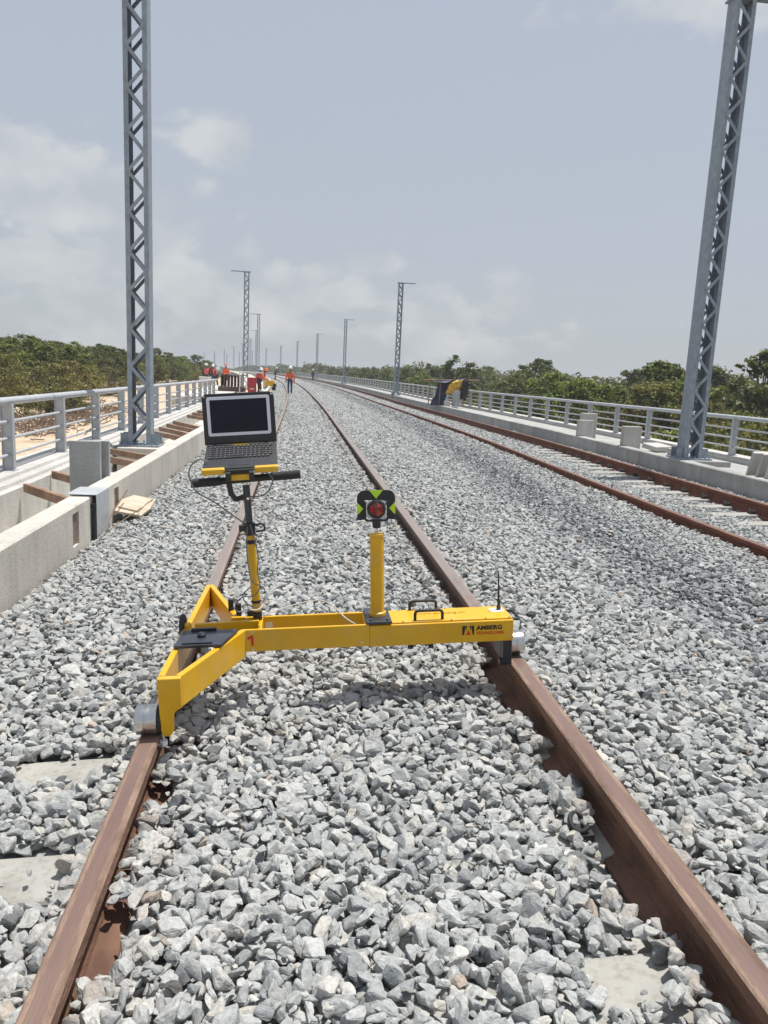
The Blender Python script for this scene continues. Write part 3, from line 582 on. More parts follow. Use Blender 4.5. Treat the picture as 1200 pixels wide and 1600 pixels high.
# ------------------------------------------------------------------ catenary masts
def mast_proto(side):
    e = bpy.data.objects.new('lattice_mast', None); scene.collection.objects.link(e); e.location = (0, 0, 0)
    H = 7.62; W = .172; D = .145           # half width across, half depth along the track
    for sx in (-1, 1):
        mb = MB(); xo = sx*W; xi = sx*(W-.008); xf = sx*(W-.070)
        a, b = sorted((xo, xi)); mb.box(a, b, -D, D, .03, H)
        a, b = sorted((xi, xf)); mb.box(a, b, -D, -D+.009, .03, H); mb.box(a, b, D-.009, D, .03, H)
        mb.build('chord', M_mast, e)
    for sy in (-1, 1):
        mb = MB(); z = .10; d = 1; pitch = .285; yy = sy*(D+.004); k = 0
        while z+pitch < H-.05:
            mb.bar((d*-(W-.05), yy, z), (d*(W-.05), yy, z+pitch), .05 if True else .04, .007, up=(0, 1, 0)); mb.bar((d*-(W-.05), yy-sy*.018, z+.02), (d*(W-.05), yy-sy*.018, z+pitch+.02), .007, .03, up=(0, 1, 0)); z += pitch; d = -d
        mb.build('lacing', M_mast, e)
    mb = MB(); mb.box(-.31, .31, -.26, .26, 0, .028)
    for sx in (-1, 1):
        for sy in (-1, 1): mb.box(*sorted((sx*(W+.005), sx*.30)), sy*.10-.006, sy*.10+.006, .028, .20); 
        mb.box(*sorted((sx*(W+.002), sx*(W+.010))), -.13, .13, .03, .20)
        for yy in (-.2, 0, .2): mb.lathe([(.018, -.03), (.018, .07)], (sx*.28, yy, 0), n=8)
    for xx in (-.2, -.1, 0, .1, .2):
        for sy in (-1, 1): mb.lathe([(.016, -.03), (.016, .06)], (xx, sy*.22, 0), n=8)
    mb.build('base_plate', M_mast, e)
    mb = MB(); mb.box(-.22, .22, -.16, .16, H, H+.03); x0, x1 = sorted((-side*.24, side*1.02)); mb.box(x0, x1, -.04, .04, H+.03, H+.085); mb.box(x0, x1, -.06, .06, H+.031, H+.038)
    mb.build('top_arm', M_mast, e)
    return e
def masts(side, base):
    proto = mast_proto(side); nm = 'left' if side < 0 else 'right'; k = 0
    lst = [12.3, 52, 92, 133, 173, 213, 253, 293, 333, 373, 413] if side < 0 else [12.95, 53, 93, 133, 173, 213, 253, 293, 333, 373, 413]
    for k, s in enumerate(lst):
        off = base + (ldrift(s) if side < 0 else 0)
        o = proto if k == 0 else copy_tree(proto)
        o.location = P(s, off, .06 if side < 0 else .10)
        if s > S0: o.rotation_euler.z = (s-S0)/RC
        o['category'] = 'mast'; o['group'] = 'lattice masts along the %s side of the viaduct' % nm
        o['label'] = ('tall grey lattice steel mast close by, behind the %s kerb' % nm if k == 0 else '%s lattice mast, %s along the %s side of the viaduct' % ('grey' if k < 4 else 'tiny distant', ORD[k], nm))
masts(-1, -2.38); masts(1, 7.15)
mb = MB(); sweep(mb, [(-2.76, -.45), (-1.96, -.45), (-1.96, .058), (-2.76, .058)], 11.85, 12.85); tag(mb.build('mast_plinth', M_con, None, bevel=.01), 'concrete plinth under the near left lattice mast', 'plinth')
mb = MB(); sweep(mb, [(6.9, -.45), (7.75, -.45), (7.75, .098), (6.9, .098)], 12.55, 13.4); tag(mb.build('mast_plinth', M_con2, None, bevel=.01), 'low concrete plinth under the near right lattice mast', 'plinth')

# ------------------------------------------------------------------ small site things, left
def W_(x0, y0, z0, x1, y1, z1, w, h):
    mb = MB(); mb.bar((x0, y0, z0), (x1, y1, z1), w, h); return mb
bt = [((-2.70,7.78,.05),(-2.0,6.85,.07)), ((-2.74,8.78,.05),(-1.97,7.75,.08)), ((-2.72,10.6,.05),(-1.96,9.6,.08)), ((-2.75,11.4,.05),(-1.96,10.3,.09)),
      ((-2.8,14.9,.05),(-1.97,13.35,.09)), ((-2.84,16.0,.05),(-1.97,14.1,.09)), ((-2.86,17.0,.05),(-1.97,15.0,.09)), ((-2.88,18.0,.05),(-1.97,15.8,.09)),
      ((-2.93,20.6,.05),(-1.97,18.6,.09)), ((-2.96,21.8,.05),(-1.97,19.8,.09)), ((-2.98,23.0,.05),(-1.97,21.0,.09))]
bl = ['nearest brown timber batten across the left trough', 'brown timber batten across the trough, just before the upright slabs', 'brown timber batten behind the upright slabs, the nearer of two before the mast', 'brown timber batten right before the plinth of the near left mast']
for k, (a, b) in enumerate(bt):
    mb = W_(*a, *b, .05, .085)
    lab = bl[k] if k < 4 else ('brown timber batten across the trough beyond the near left mast, %s from it' % ORD[k-4] if k < 8 else 'brown timber batten in the trough left of the laptop, %s of three' % ORD[k-8])
    tag(mb.build('timber_batten', M_wood, None, bevel=.004), lab, 'batten', 'timber battens across the left trough')
for k, (x, y, rz, h) in enumerate(((-2.10, 7.72, .05, .545), (-2.05, 7.88, .02, .54))):
    mb = MB(); mb.T = Matrix.Translation((x, y, .0)) @ Matrix.Rotation(rz, 4, 'Z') @ Matrix.Rotation(-.02, 4, 'X')
    mb.box(-.145, .145, -.035, .035, -.3, h)
    if k == 0: mb.box(-.145, -.10, -.036, .036, h, h+.001)
    tag(mb.build('concrete_slab', M_conp, None, bevel=.006), ['upright grey concrete slab standing behind the left wall, the front one', 'upright grey concrete slab standing in the trough, the one right behind another'][k], 'slab', 'upright slabs in the trough')
mb = MB(); mb.T = Matrix.Translation((-1.60, 7.62, -.085)) @ Matrix.Rotation(R(6), 4, 'Z') @ Matrix.Rotation(R(10), 4, 'Y') @ Matrix.Rotation(R(9), 4, 'X') @ Matrix.Diagonal((.85, .62, 1, 1))
mb.prism([(-.20,-.44),(.10,-.47),(.17,-.1),(.20,.42),(-.06,.45),(-.18,.1)], 0, .022); mb.prism([(-.17,-.30),(.06,-.36),(.12,.1),(.17,.33),(-.05,.36),(-.16,.05)], .024, .04)
tag(mb.build('plywood_board', M_ply, None), 'broken pale plywood board lying on the ballast against the left wall', 'board')
mb = MB(); mb.tube(catmull([(-1.66, 6.45, -.13), (-1.66, 6.75, -.08), (-1.69, 7.15, -.03), (-1.66, 7.55, .09)]), .006, 8)
mb.tube(catmull([(-1.62, 6.6, -.12), (-1.56, 7.0, -.09), (-1.50, 7.4, -.06)]), .005, 8)
tag(mb.build('dry_branch', M_stick, None, smooth=True), 'thin dry branches leaning against the left wall by the plywood', 'branch')
# brushwood heap beyond the left railing
mb = MB(); rr = random.Random(4)
for k in range(700):
    y = rr.uniform(22, 39); x = -9.0-.02*(y-19)+rr.gauss(0, .75); z = ground_z(x, y)+abs(rr.gauss(0, .10)); a = rr.uniform(0, 6.28); l = rr.uniform(.15, .7)
    mb.tube([(x, y, z), (x+l*math.cos(a)*.6, y+l*math.sin(a)*.6, z+rr.uniform(-.1, .22)), (x+l*math.cos(a+.3), y+l*math.sin(a+.3), z+rr.uniform(-.1, .3))], rr.uniform(.008, .022), 5)
tag(mb.build('brushwood', M_stick), 'scattered brown cut brushwood on the sand beyond the left railing', 'brushwood', kind='stuff')

# ------------------------------------------------------------------ small site things, right
def slab_box(s, off, w, d, h, lab, m=M_conw, rz=0, tilt=0, name='concrete_block', z=.0, notch=True, grp='loose concrete blocks on the right walkway'):
    p = P(s, off+rdrift(s), z); mb = MB(); mb.T = Matrix.Translation(p) @ Matrix.Rotation(rz, 4, 'Z') @ Matrix.Rotation(tilt, 4, 'X')
    mb.prism([(-w/2, -d/2), (w/2-.03, -d/2), (w/2, -d/2+.03), (w/2, d/2), (-w/2+.05, d/2), (-w/2+.05, d/2-.03), (-w/2, d/2-.04)], 0, h)
    return tag(mb.build(name, m, None, bevel=.008), lab, 'block', grp)
slab_box(18.0, 6.83, .42, .16, .50, 'pale upright concrete block on the right kerb, front of the taller pair', rz=.15)
slab_box(18.3, 7.02, .42, .20, .66, 'taller pale upright concrete block behind another on the right kerb', rz=.12)
slab_box(15.45, 6.93, .44, .17, .52, 'single pale upright concrete block between the railing posts near the right mast', rz=.12)
slab_box(15.4, 7.52, .55, .42, .10, 'pale flat slab lying beside the single upright block', rz=.4, tilt=R(8), z=.05)
for k, dy in enumerate((0, -.22, -.42)):
    slab_box(10.75+dy, 6.98+.02*k, .42, .09, .46, 'leaning pale concrete slab at the right edge, %s of three' % ['farthest', 'middle', 'nearest'][k], rz=.18, tilt=R(13), notch=False)
slab_box(13.6, 7.02, .20, .2, .22, 'small pale block beside the base of the near right mast', rz=.3)

# tarpaulin shelter on the right kerb
e = empty('shelter', P(37, 7.6, .05), 'makeshift navy and ochre tarpaulin shelter draped over poles by the right railing', 'shelter'); e.scale = (.85, 1, 1)
def cloth(fn, nu, nv, m, nm, amp=.04, seed=0):
    mb = MB(); vs = []
    for i in range(nu+1):
        for j in range(nv+1):
            u, v = i/nu, j/nv; p = Vector(fn(u, v)); q = noise.noise_vector((u*4+seed, v*4, seed))*amp; vs.append(tuple(p+q))
    mb.add(vs, [(i*(nv+1)+j, i*(nv+1)+j+1, (i+1)*(nv+1)+j+1, (i+1)*(nv+1)+j) for i in range(nu) for j in range(nv)])
    o = mb.build(nm, m, e, smooth=True); s = o.modifiers.new('t', 'SOLIDIFY'); s.thickness = .008; return o
def lerp(a, b, t): return Vector(a)*(1-t)+Vector(b)*t
c = P(37, 7.2+.3, .0)
def quad(A, B, C_, D_): return lambda u, v: lerp(lerp(A, B, u), lerp(D_, C_, u), v)
A = (6.80, 36.6, .05); B = (7.62, 36.5, .12); Cq = (8.0, 36.9, 1.30); Dq = (7.35, 36.9, 1.24)
cloth(quad(A, B, Cq, Dq), 10, 14, M_tarp, 'side_sheet', .16, 1)
cloth(quad((7.1, 36.3, 1.22), (8.9, 36.5, 1.42), (9.1, 38.2, 1.40), (7.2, 38.2, 1.28)), 14, 10, M_tarp, 'roof_sheet', .12, 2)
cloth(quad((7.55, 36.35, .62), (8.45, 36.4, .86), (8.62, 36.35, 1.39), (7.95, 36.3, 1.26)), 10, 10, M_tarpy, 'front_sheet', .12, 3)
cloth(quad((8.2, 36.3, .60), (8.82, 36.4, .36), (8.96, 36.4, 1.40), (8.58, 36.3, 1.38)), 8, 12, M_tarpb, 'end_sheet', .12, 4)
mb = MB()
for a, b in (((6.3, 36.6, 1.31), (9.6, 36.5, 1.40)), ((6.9, 37.6, .05), (6.9, 37.6, 1.35)), ((8.75, 36.5, .05), (8.75, 36.5, 1.42)), ((7.3, 36.5, .05), (7.3, 36.5, 1.3)), ((7.3, 38.2, 1.3), (9.2, 38.2, 1.4)), ((9.1, 38.2, .05), (9.1, 38.2, 1.4))): mb.tube([a, b], .028, 8)
mb.build('pole', M_wood, e); e.location.x -= .45
mb = MB(); mb.lathe([(.0, .08), (.19, .08), (.20, .3), (.19, .75), (.20, .85), (.0, .86)], (7.68, 36.35, 0), n=20)
tag(mb.build('drum', M_conp, None, smooth=True), 'grey upright drum standing under the tarpaulin shelter', 'drum')
mb = MB(); mb.box(7.05, 7.32, 35.95, 36.2, .02, .34); tag(mb.build('concrete_block', M_conw, None, bevel=.01), 'small white block beside the grey drum under the shelter', 'block')

# ------------------------------------------------------------------ people
def person(loc, rz, label, vest=M_orange, legs=M_jeans, lean=0.0, walk=.16, helmet=M_white, kneel=False, hgt=1.74, hairm=M_hair, arms='down', group=None):
    e = empty('person', loc, label, 'person', group); k = hgt/1.74
    hipz = .92 if not kneel else .45
    def T(p):
        x, y, z = p
        if z > hipz: dz = z-hipz; y, z = y-math.sin(lean)*dz, hipz+math.cos(lean)*dz
        c_, s_ = math.cos(rz), math.sin(rz); return (loc[0]+(x*c_-y*s_)*k, loc[1]+(x*s_+y*c_)*k, loc[2]+z*k)
    up = hipz-.92
    J = {}
    def skin(nm, nodes, edges, m, root, sub=2):
        me = bpy.data.meshes.new(nm); idx = {n_: i for i, n_ in enumerate(nodes)}
        me.from_pydata([tuple(Vector(T(p))-Vector(loc)) for p, r in nodes.values()], [(idx[a], idx[b]) for a, b in edges], [])
        o = bpy.data.objects.new(nm, me); scene.collection.objects.link(o); o.parent = e
        md = o.modifiers.new('skin', 'SKIN'); me.skin_vertices  # created by modifier
        for n_, (p, r) in nodes.items():
            r = r if isinstance(r, tuple) else (r, r); sv = me.skin_vertices[0].data[idx[n_]]; sv.radius = (r[0]*k, r[1]*k); sv.use_root = n_ == root
        md.use_smooth_shade = True; s = o.modifiers.new('sub', 'SUBSURF'); s.levels = 1; s.render_levels = sub; me.materials.append(m); return o
    w = walk
    if kneel: legL = [(-.09, 0, .45), (-.11, -.42, .47), (-.11, -.40, .07), (-.11, -.52, .04)]; legR = [(.09, 0, .45), (.12, -.30, .30), (.12, .05, .08), (.12, .14, .04)]
    else: legL = [(-.09, 0, .92), (-.10, -w*.6, .50), (-.10, -w*.7, .09), (-.10, -w*.7-.15, .04)]; legR = [(.09, 0, .92), (.10, w*.2, .50), (.10, w, .10), (.10, w-.12, .04)]
    if arms == 'down': hand = [(-.27, -.10, .80+up), (.27, .02, .78+up)]; elb = [(-.26, .03, 1.10+up), (.27, .05, 1.08+up)]
    else: hand = [(-.16, -.50, .98+up), (.18, -.48, .95+up)]; elb = [(-.25, -.20, 1.10+up), (.26, -.18, 1.08+up)]
    nd = {'pel': ((0, 0, .95+up), (.13, .10)), 'wai': ((0, 0, 1.10+up), (.13, .09)), 'che': ((0, 0, 1.32+up), (.16, .11)), 'nck': ((0, 0, 1.47+up), .055), 'hd0': ((0, -.01, 1.56+up), (.07, .08)), 'hd1': ((0, -.01, 1.66+up), (.075, .09)),
          'nose': ((0, -.10, 1.60+up), .018),
          'sL': ((-.18, 0, 1.40+up), .06), 'eL': (elb[0], .042), 'hL': (hand[0], .032), 'fL': ((hand[0][0], hand[0][1]-.03, hand[0][2]-.10), .025),
          'sR': ((.18, 0, 1.40+up), .06), 'eR': (elb[1], .042), 'hR': (hand[1], .032), 'fR': ((hand[1][0], hand[1][1]-.03, hand[1][2]-.10), .025),
          'l0': (legL[0], .085), 'l1': (legL[1], .055), 'l2': (legL[2], .04), 'l3': (legL[3], .035), 'r0': (legR[0], .085), 'r1': (legR[1], .055), 'r2': (legR[2], .04), 'r3': (legR[3], .035)}
    ed = [('pel', 'wai'), ('wai', 'che'), ('che', 'nck'), ('nck', 'hd0'), ('hd0', 'hd1'), ('hd0', 'nose'), ('che', 'sL'), ('sL', 'eL'), ('eL', 'hL'), ('hL', 'fL'), ('che', 'sR'), ('sR', 'eR'), ('eR', 'hR'), ('hR', 'fR'),
          ('pel', 'l0'), ('l0', 'l1'), ('l1', 'l2'), ('l2', 'l3'), ('pel', 'r0'), ('r0', 'r1'), ('r1', 'r2'), ('r2', 'r3')]
    skin('body', nd, ed, M_skin, 'pel')
    skin('trousers', {'p': ((0, 0, .96+up), (.155, .12)), 'a': (legL[0], .10), 'b': (legL[1], .072), 'c': (legL[2], .058), 'd': (legR[0], .10), 'e': (legR[1], .072), 'f': (legR[2], .058)}, [('p', 'a'), ('a', 'b'), ('b', 'c'), ('p', 'd'), ('d', 'e'), ('e', 'f')], legs, 'p')
    skin('vest', {'p': ((0, 0, .90+up), (.175, .14)), 'w': ((0, 0, 1.10+up), (.175, .13)), 'c': ((0, 0, 1.34+up), (.20, .14)), 'n': ((0, 0, 1.43+up), (.12, .10)), 'a': ((-.20, 0, 1.39+up), .075), 'b': ((.20, 0, 1.39+up), .075)}, [('p', 'w'), ('w', 'c'), ('c', 'n'), ('c', 'a'), ('c', 'b')], vest, 'p')
    skin('sleeve', {'a': ((-.19, 0, 1.39+up), .072), 'b': ((elb[0]), .058), 'c': (hand[0], .042)}, [('a', 'b'), ('b', 'c')], vest if vest is M_orange else M_dkcl, 'a')
    skin('sleeve', {'a': ((.19, 0, 1.39+up), .072), 'b': ((elb[1]), .058), 'c': (hand[1], .042)}, [('a', 'b'), ('b', 'c')], vest if vest is M_orange else M_dkcl, 'a')
    skin('boot', {'a': (legL[2], .06), 'b': ((legL[3][0], legL[3][1], .045), (.05, .042))}, [('a', 'b')], M_dkcl, 'a'); skin('boot', {'a': (legR[2], .06), 'b': ((legR[3][0], legR[3][1], .045), (.05, .042))}, [('a', 'b')], M_dkcl, 'a')
    skin('hair', {'a': ((0, .03, 1.64+up), (.088, .10)), 'b': ((0, .05, 1.54+up), (.07, .07))}, [('a', 'b')], hairm, 'a')
    if helmet:
        mb = MB(); c = T((0, 0, 1.70+up)); prof = [(.16*k, -.015), (.155*k, 0), (.125*k, .01), (.12*k, .06), (.095*k, .11), (.05*k, .14), (0.002, .148)]
        mb.lathe(prof, c, n=20); mb.build('helmet', helmet, e, smooth=True)
    return e
person(tuple(P(50.5, -.33, -.07)), 0.0, 'person in orange vest, white helmet and dark jeans walking between the rails', walk=.18)
person(tuple(P(118, 5.2, -.1)), .4, 'distant person in dark clothes and white helmet standing by the right track', vest=M_dkcl, legs=M_dkcl)
person(tuple(P(108, -.9, -.08)), 1.2, 'distant person in dark clothes just left of the walking orange worker', vest=M_dkcl, legs=M_dkcl, lean=.3, arms='fwd')
zl = -.05
gL = 'workers gathered behind the left railing'
for k, (x, y, rz, kw, lab) in enumerate((
    (-7.15, 60, .4, dict(vest=M_pink, legs=M_dkcl, helmet=M_canopy), 'person in coral vest and white helmet, leftmost behind the left railing'),
    (-6.75, 61, 2.9, dict(vest=M_redcl, legs=M_dkcl, helmet=None, hgt=1.84), 'tall person in dark red, bareheaded, between two coral vests at the railing'),
    (-6.35, 59.6, -.9, dict(vest=M_pink, legs=M_dkcl, lean=.35, arms='fwd', helmet=M_canopy), 'person in coral vest bending forward behind the left railing'),
    (-5.85, 60.2, 1.2, dict(vest=M_dkcl, legs=M_dkcl, lean=.35, helmet=M_silver, hgt=1.66, arms='fwd'), 'person in dark clothes and grey helmet behind the crouching orange worker'),
    (-5.55, 58.4, .5, dict(vest=M_orange, legs=M_dkcl, kneel=True, lean=.3, arms='fwd', helmet=M_pink), 'person in orange crouching at the end of the left railing'))):
    kn = kw.get('kneel'); person((x, y, ground_z(x, y)+ (.62 if kn else .05)), rz, lab, group=gL, **kw)
person((-2.28, 45.2, .07), 1.3, 'person in orange bending forward beside the dark red cabinet', vest=M_orange, legs=M_dkcl, lean=.6, arms='fwd', helmet=M_orange, hgt=1.5)
person((-2.55, 46.8, .07), 2.2, 'person in pale orange standing behind the dark red cabinet', vest=M_pink, legs=M_dkcl, lean=.5, arms='fwd', helmet=M_canopy, hgt=1.5)
# gear around the far left workers
mb = MB(); mb.box(-7.35, -6.55, 57.5, 58.2, -.1, .72); mb.box(-7.38, -6.52, 57.46, 58.24, .72, .78); tag(mb.build('crate', M_canopy, None, bevel=.02), 'white site box below the leftmost coral vest', 'crate')
e = empty('formwork_stack', (-4.2, 48, .05), 'row of rusty brown formwork panels standing upright beyond the left railing', 'formwork')
for k in range(7):
    mb = MB(); x = -4.75+.2*k; mb.box(x, x+.045, 47.2, 48.4, .35, 1.02); mb.box(x+.05, x+.075, 47.3, 47.4, .35, 1.0); mb.box(x+.05, x+.075, 48.1, 48.2, .35, 1.0); mb.build('panel', M_rustp, e)
mb = MB(); mb.box(-4.9, -3.3, 47.1, 47.22, .05, .33); mb.box(-4.9, -3.3, 48.3, 48.42, .05, .33); mb.box(-4.9, -3.3, 47.24, 48.28, .2, .33); mb.box(-5.0, -3.2, 47.0, 48.5, 1.04, 1.09); mb.build('bearer', M_rustp, e)
e = empty('canopy_frame', (-2.7, 46, .05), 'white flat canopy on thin posts over the far left workers', 'canopy')
mb = MB(); mb.box(-3.5, -2.0, 45.2, 47.2, 1.22, 1.30); mb.build('roof', M_canopy, e, bevel=.02)
for x, y in ((-3.45, 45.25), (-2.05, 45.25), (-3.45, 47.15), (-2.05, 47.15)): mb = MB(); mb.box(x-.03, x+.03, y-.03, y+.03, .05, 1.22); mb.build('leg', M_canopy, e)
e = empty('cabinet', (-2.7, 44.6, .05), 'dark red upright cabinet under the white canopy', 'cabinet')
mb = MB(); mb.box(-2.92, -2.45, 44.4, 44.9, .05, .98); mb.build('body', M_redcl, e, bevel=.03); mb = MB(); mb.box(-2.88, -2.5, 44.385, 44.398, .12, .9); mb.build('door', M_redcl, e)
mb = MB(); mb.box(-2.8, -2.55, 44.37, 44.383, .30, .36); mb.build('handle', M_canopy, e)
DY = 11
e = empty('site_machine', (-2.0, 56, 0), 'low yellow machine with black end right of the orange workers', 'machine')
mb = MB(); mb.prism([(-2.55, .32), (-1.65, .36), (-1.7, .62), (-1.9, .76), (-2.45, .72)], 55.7, 56.4, 'y'); mb.build('body', M_yel, e, bevel=.03)
mb = MB(); mb.box(-1.85, -1.62, 55.66, 56.44, .30, .5); mb.build('bumper', M_blk, e)
for x in (-2.35, -1.8): mb = MB(); mb.lathe([(.02, 0), (.16, 0), (.16, .12), (.02, .12)], (x, 55.72, .18), 'y', 16); mb.build('wheel', M_rub, e)
mb = MB(); mb.lathe([(.01, 0), (.16, .02), (.20, .14), (.15, .30), (.05, .34)], (-2.0, 43.8, .0), n=14); tag(mb.build('sack', M_white, None, smooth=True), 'small white sack on the stones before the yellow machine', 'sack')

# ------------------------------------------------------------------ the measuring trolley
AL = math.atan(.08/1.505)
TT = Matrix.Translation((-.497, 3.10, 0)) @ Matrix.Rotation(-AL, 4, 'Y')
tr = empty('survey_trolley', (-.497, 3.10, 0), 'yellow track measuring trolley resting across both rails', 'measuring trolley')
def tmb(): m = MB(); m.T = TT.copy(); return m
ZB, ZT = .128, .225
mb = tmb()
def plate(a, b, th, z0=ZB, z1=ZT):       # upright plate from a to b (xy)
    a = Vector((*a, 0)); b = Vector((*b, 0)); n = Vector((-(b-a).y, (b-a).x, 0)).normalized()*th/2
    mb.prism([tuple((a+n).xy), tuple((a-n).xy), tuple((b-n).xy), tuple((b+n).xy)], z0, z1)
plate((.052, -.535), (.082, .612), .024, .118)
plate((.112, -.540), (.305, -.082), .024, .108)
plate((.100, .612), (.262, .108), .024, .118)
plate((.240, .098), (.300, .098), .018, ZB, ZT-.002)
plate((.300, -.083), (.835, -.083), .014)
plate((.300, .083), (.835, .083), .014)
plate((.095, .012), (.365, .030), .020, ZB, ZT+.003)
plate((.372, -.075), (.372, .075), .018, ZB, ZT-.003)
plate((.825, -.0755), (.825, .0755), .018, ZB, ZT-.003)
mb.prism([(.072, .600), (.108, .600), (.108, .632), (.072, .632)], .115, ZT-.001)
mb.build('frame', M_yel, tr, bevel=.0035)
mb = tmb(); mb.prism([(.040, ZT-.001), (.122, ZT-.001), (.122, .112), (.098, .098), (.090, .082), (.088, .025), (.076, .006), (.052, .006), (.044, .03)], -.566, -.538, 'y')
mb.build('end_block', M_yel, tr, bevel=.004)
mb = tmb(); mb.box(.835, 1.462, -.09, .09, ZB-.004, ZT-.006); mb.box(.842, 1.458, -.080, .086, ZT-.006, ZT+.002); bc = mb.build('beam_cover', M_yel, tr, bevel=.004)
mb = tmb(); mb.prism([(.055, -.288), (.236, -.288), (.288, -.118), (.066, -.104)], ZT+.004, ZT+.016); pl = mb.build('cover_plate', M_blk2, tr, bevel=.002)
mb = tmb(); mb.lathe([(.0, .242), (.016, .242), (.018, .250), (.012, .257), (0, .258)], (.15, -.19, 0), n=20); mb.box(.10, .20, -.125, -.108, .242, .250); mb.box(.085, .20, -.276, -.266, .242, .246); mb.lathe([(.008, 0), (.008, .03)], (.15, -.288, .212), n=10); mb.build('knob', M_blk, pl, smooth=True)
def wheel(x0, x1, y, r, groove=True):
    mb = tmb(); n = x1-x0; z = r
    mb.lathe([(.012, 0), (r*.80, 0), (r*.96, .004), (r, .009), (r, n*.42), (r*.955, n*.44), (r*.955, n*.50), (r, n*.52), (r, n-.008), (r*.97, n-.002), (r*.7, n), (.012, n)], (x0, y, z), 'x', 48)
    return mb.build('wheel', M_steel, tr, smooth=True)
wheel(-.050, .030, -.515, .053); 
mb = tmb(); mb.lathe([(.01, 0), (.055, 0), (.055, .012), (.01, .012)], (.031, -.515, .053), 'x', 40); mb.lathe([(.006, 0), (.010, .0), (.010, .05), (.006, .05)], (.0, -.60, -.012), 'x', 12); mb.build('seal_ring', M_rub, tr, smooth=True)
mb = tmb(); mb.lathe([(.003, 0), (.015, 0), (.015, .016), (.003, .016)], (.048, -.556, -.028), 'z', 20); mb.build('side_roller', M_white, tr, smooth=True)
mb = tmb(); mb.lathe([(.004, 0), (.006, 0), (.006, .03), (.004, .03)], (.048, -.556, -.012), 'z', 12); mb.build('roller_pin', M_steel, tr)
wheel(1.475, 1.553, .07, .055)
mb = tmb(); mb.lathe([(.01, 0), (.05, 0), (.05, .012), (.01, .012)], (1.463, .07, .055), 'x', 40); mb.build('seal_ring', M_rub, tr, smooth=True)
mb = tmb(); mb.box(1.418, 1.458, -.088, -.055, .012, ZB-.005); mb.box(1.418, 1.430, -.054, .06, .03, ZB-.005); mb.box(1.405, 1.458, -.0885, -.05, .012, .035); mb.build('guide_bracket', M_blk, tr, bevel=.003)
def grab(a, b, h, up=(0, 0, 1), r=.0065):
    a = Vector(a); b = Vector(b); u = Vector(up); d = (b-a).normalized()
    mb = tmb(); mb.tube([a, a+u*(h-.012), a+u*(h-.004)+d*.004, a+u*h+d*.014, b+u*h-d*.014, b+u*(h-.004)-d*.004, b+u*(h-.012), b], r, 12); mb.build('grab_handle', M_rub, tr, smooth=True)
grab((1.033, -.066, ZT+.002), (1.152, -.066, ZT+.002), .042); grab((1.030, .078, ZT+.002), (1.150, .078, ZT+.002), .040)
grab((1.462, .062, .21), (1.462, -.055, .21), .036, (1, 0, 0))
mb = tmb(); 
for x in (1.01, 1.10): mb.lathe([(.003, 0), (.011, 0), (.011, .016), (.003, .016)], (x, -.080, ZB-.021), 'z', 14)
mb.build('foot_stop', M_rub, tr)
mb = tmb(); mb.tube([(1.426, .03, ZT), (1.426, .03, ZT+.02), (1.4262, .03, ZT+.021), (1.425, .03, ZT+.06), (1.422, .03, .405)], [.010, .010, .0075, .005, .0022], 12); mb.build('antenna', M_blk, tr, smooth=True)
mb = tmb(); mb.box(1.385, 1.445, .0, .055, ZT+.0025, ZT+.0035); mb.build('sticker', M_white, tr)
mb = tmb()
for x in (.86+.0, .98, 1.19, 1.34, 1.445):
    for y in (-.082, .083):
        if abs(x-.86) > .01: mb.lathe([(.0, 0), (.0042, 0), (.0036, .0022), (0, .0024)], (x, y*.93, ZT+.002), n=10)
for x, z in ((.345, .215), (.345, .140), (.80, .150), (1.44, .150)): mb.lathe([(0, 0), (.0045, 0), (.0045, -.003), (0, -.003)], (x, -.0900, z), 'y', 10)
mb.build('screw', M_steel, bc, smooth=True)
# left knob / grip by the outer member
mb = tmb(); pts = [(.048+.0*k, .0+.045*math.cos(a), .215+.05*math.sin(a)) for k, a in enumerate([i/20*math.pi*1.25-.3 for i in range(21)])]; mb.tube(pts, .011, 10); mb.build('grip', M_rub, tr, smooth=True)
mb = tmb(); mb.lathe([(.0, 0), (.014, 0), (.016, .012), (.010, .022), (0, .024)], (.072, -.03, ZT), 'z', 20); mb.build('knob', M_yel, tr, smooth=True)
# sensor pins behind the post
mb = tmb(); mb.lathe([(0, 0), (.012, 0), (.012, .055), (0, .056)], (.232, .19, ZT-.005), n=16); mb.lathe([(0, 0), (.012, 0), (.012, .055), (0, .056)], (.272, .12, ZT-.005), n=16); mb.box(.31, .345, .10, .125, ZT-.01, ZT+.02)
mb.build('connector', M_rub, tr, smooth=True)
mb = tmb(); mb.box(.388, .42, .0745, .0757, .165, .200); mb.build('rating_label', M_silver, tr)
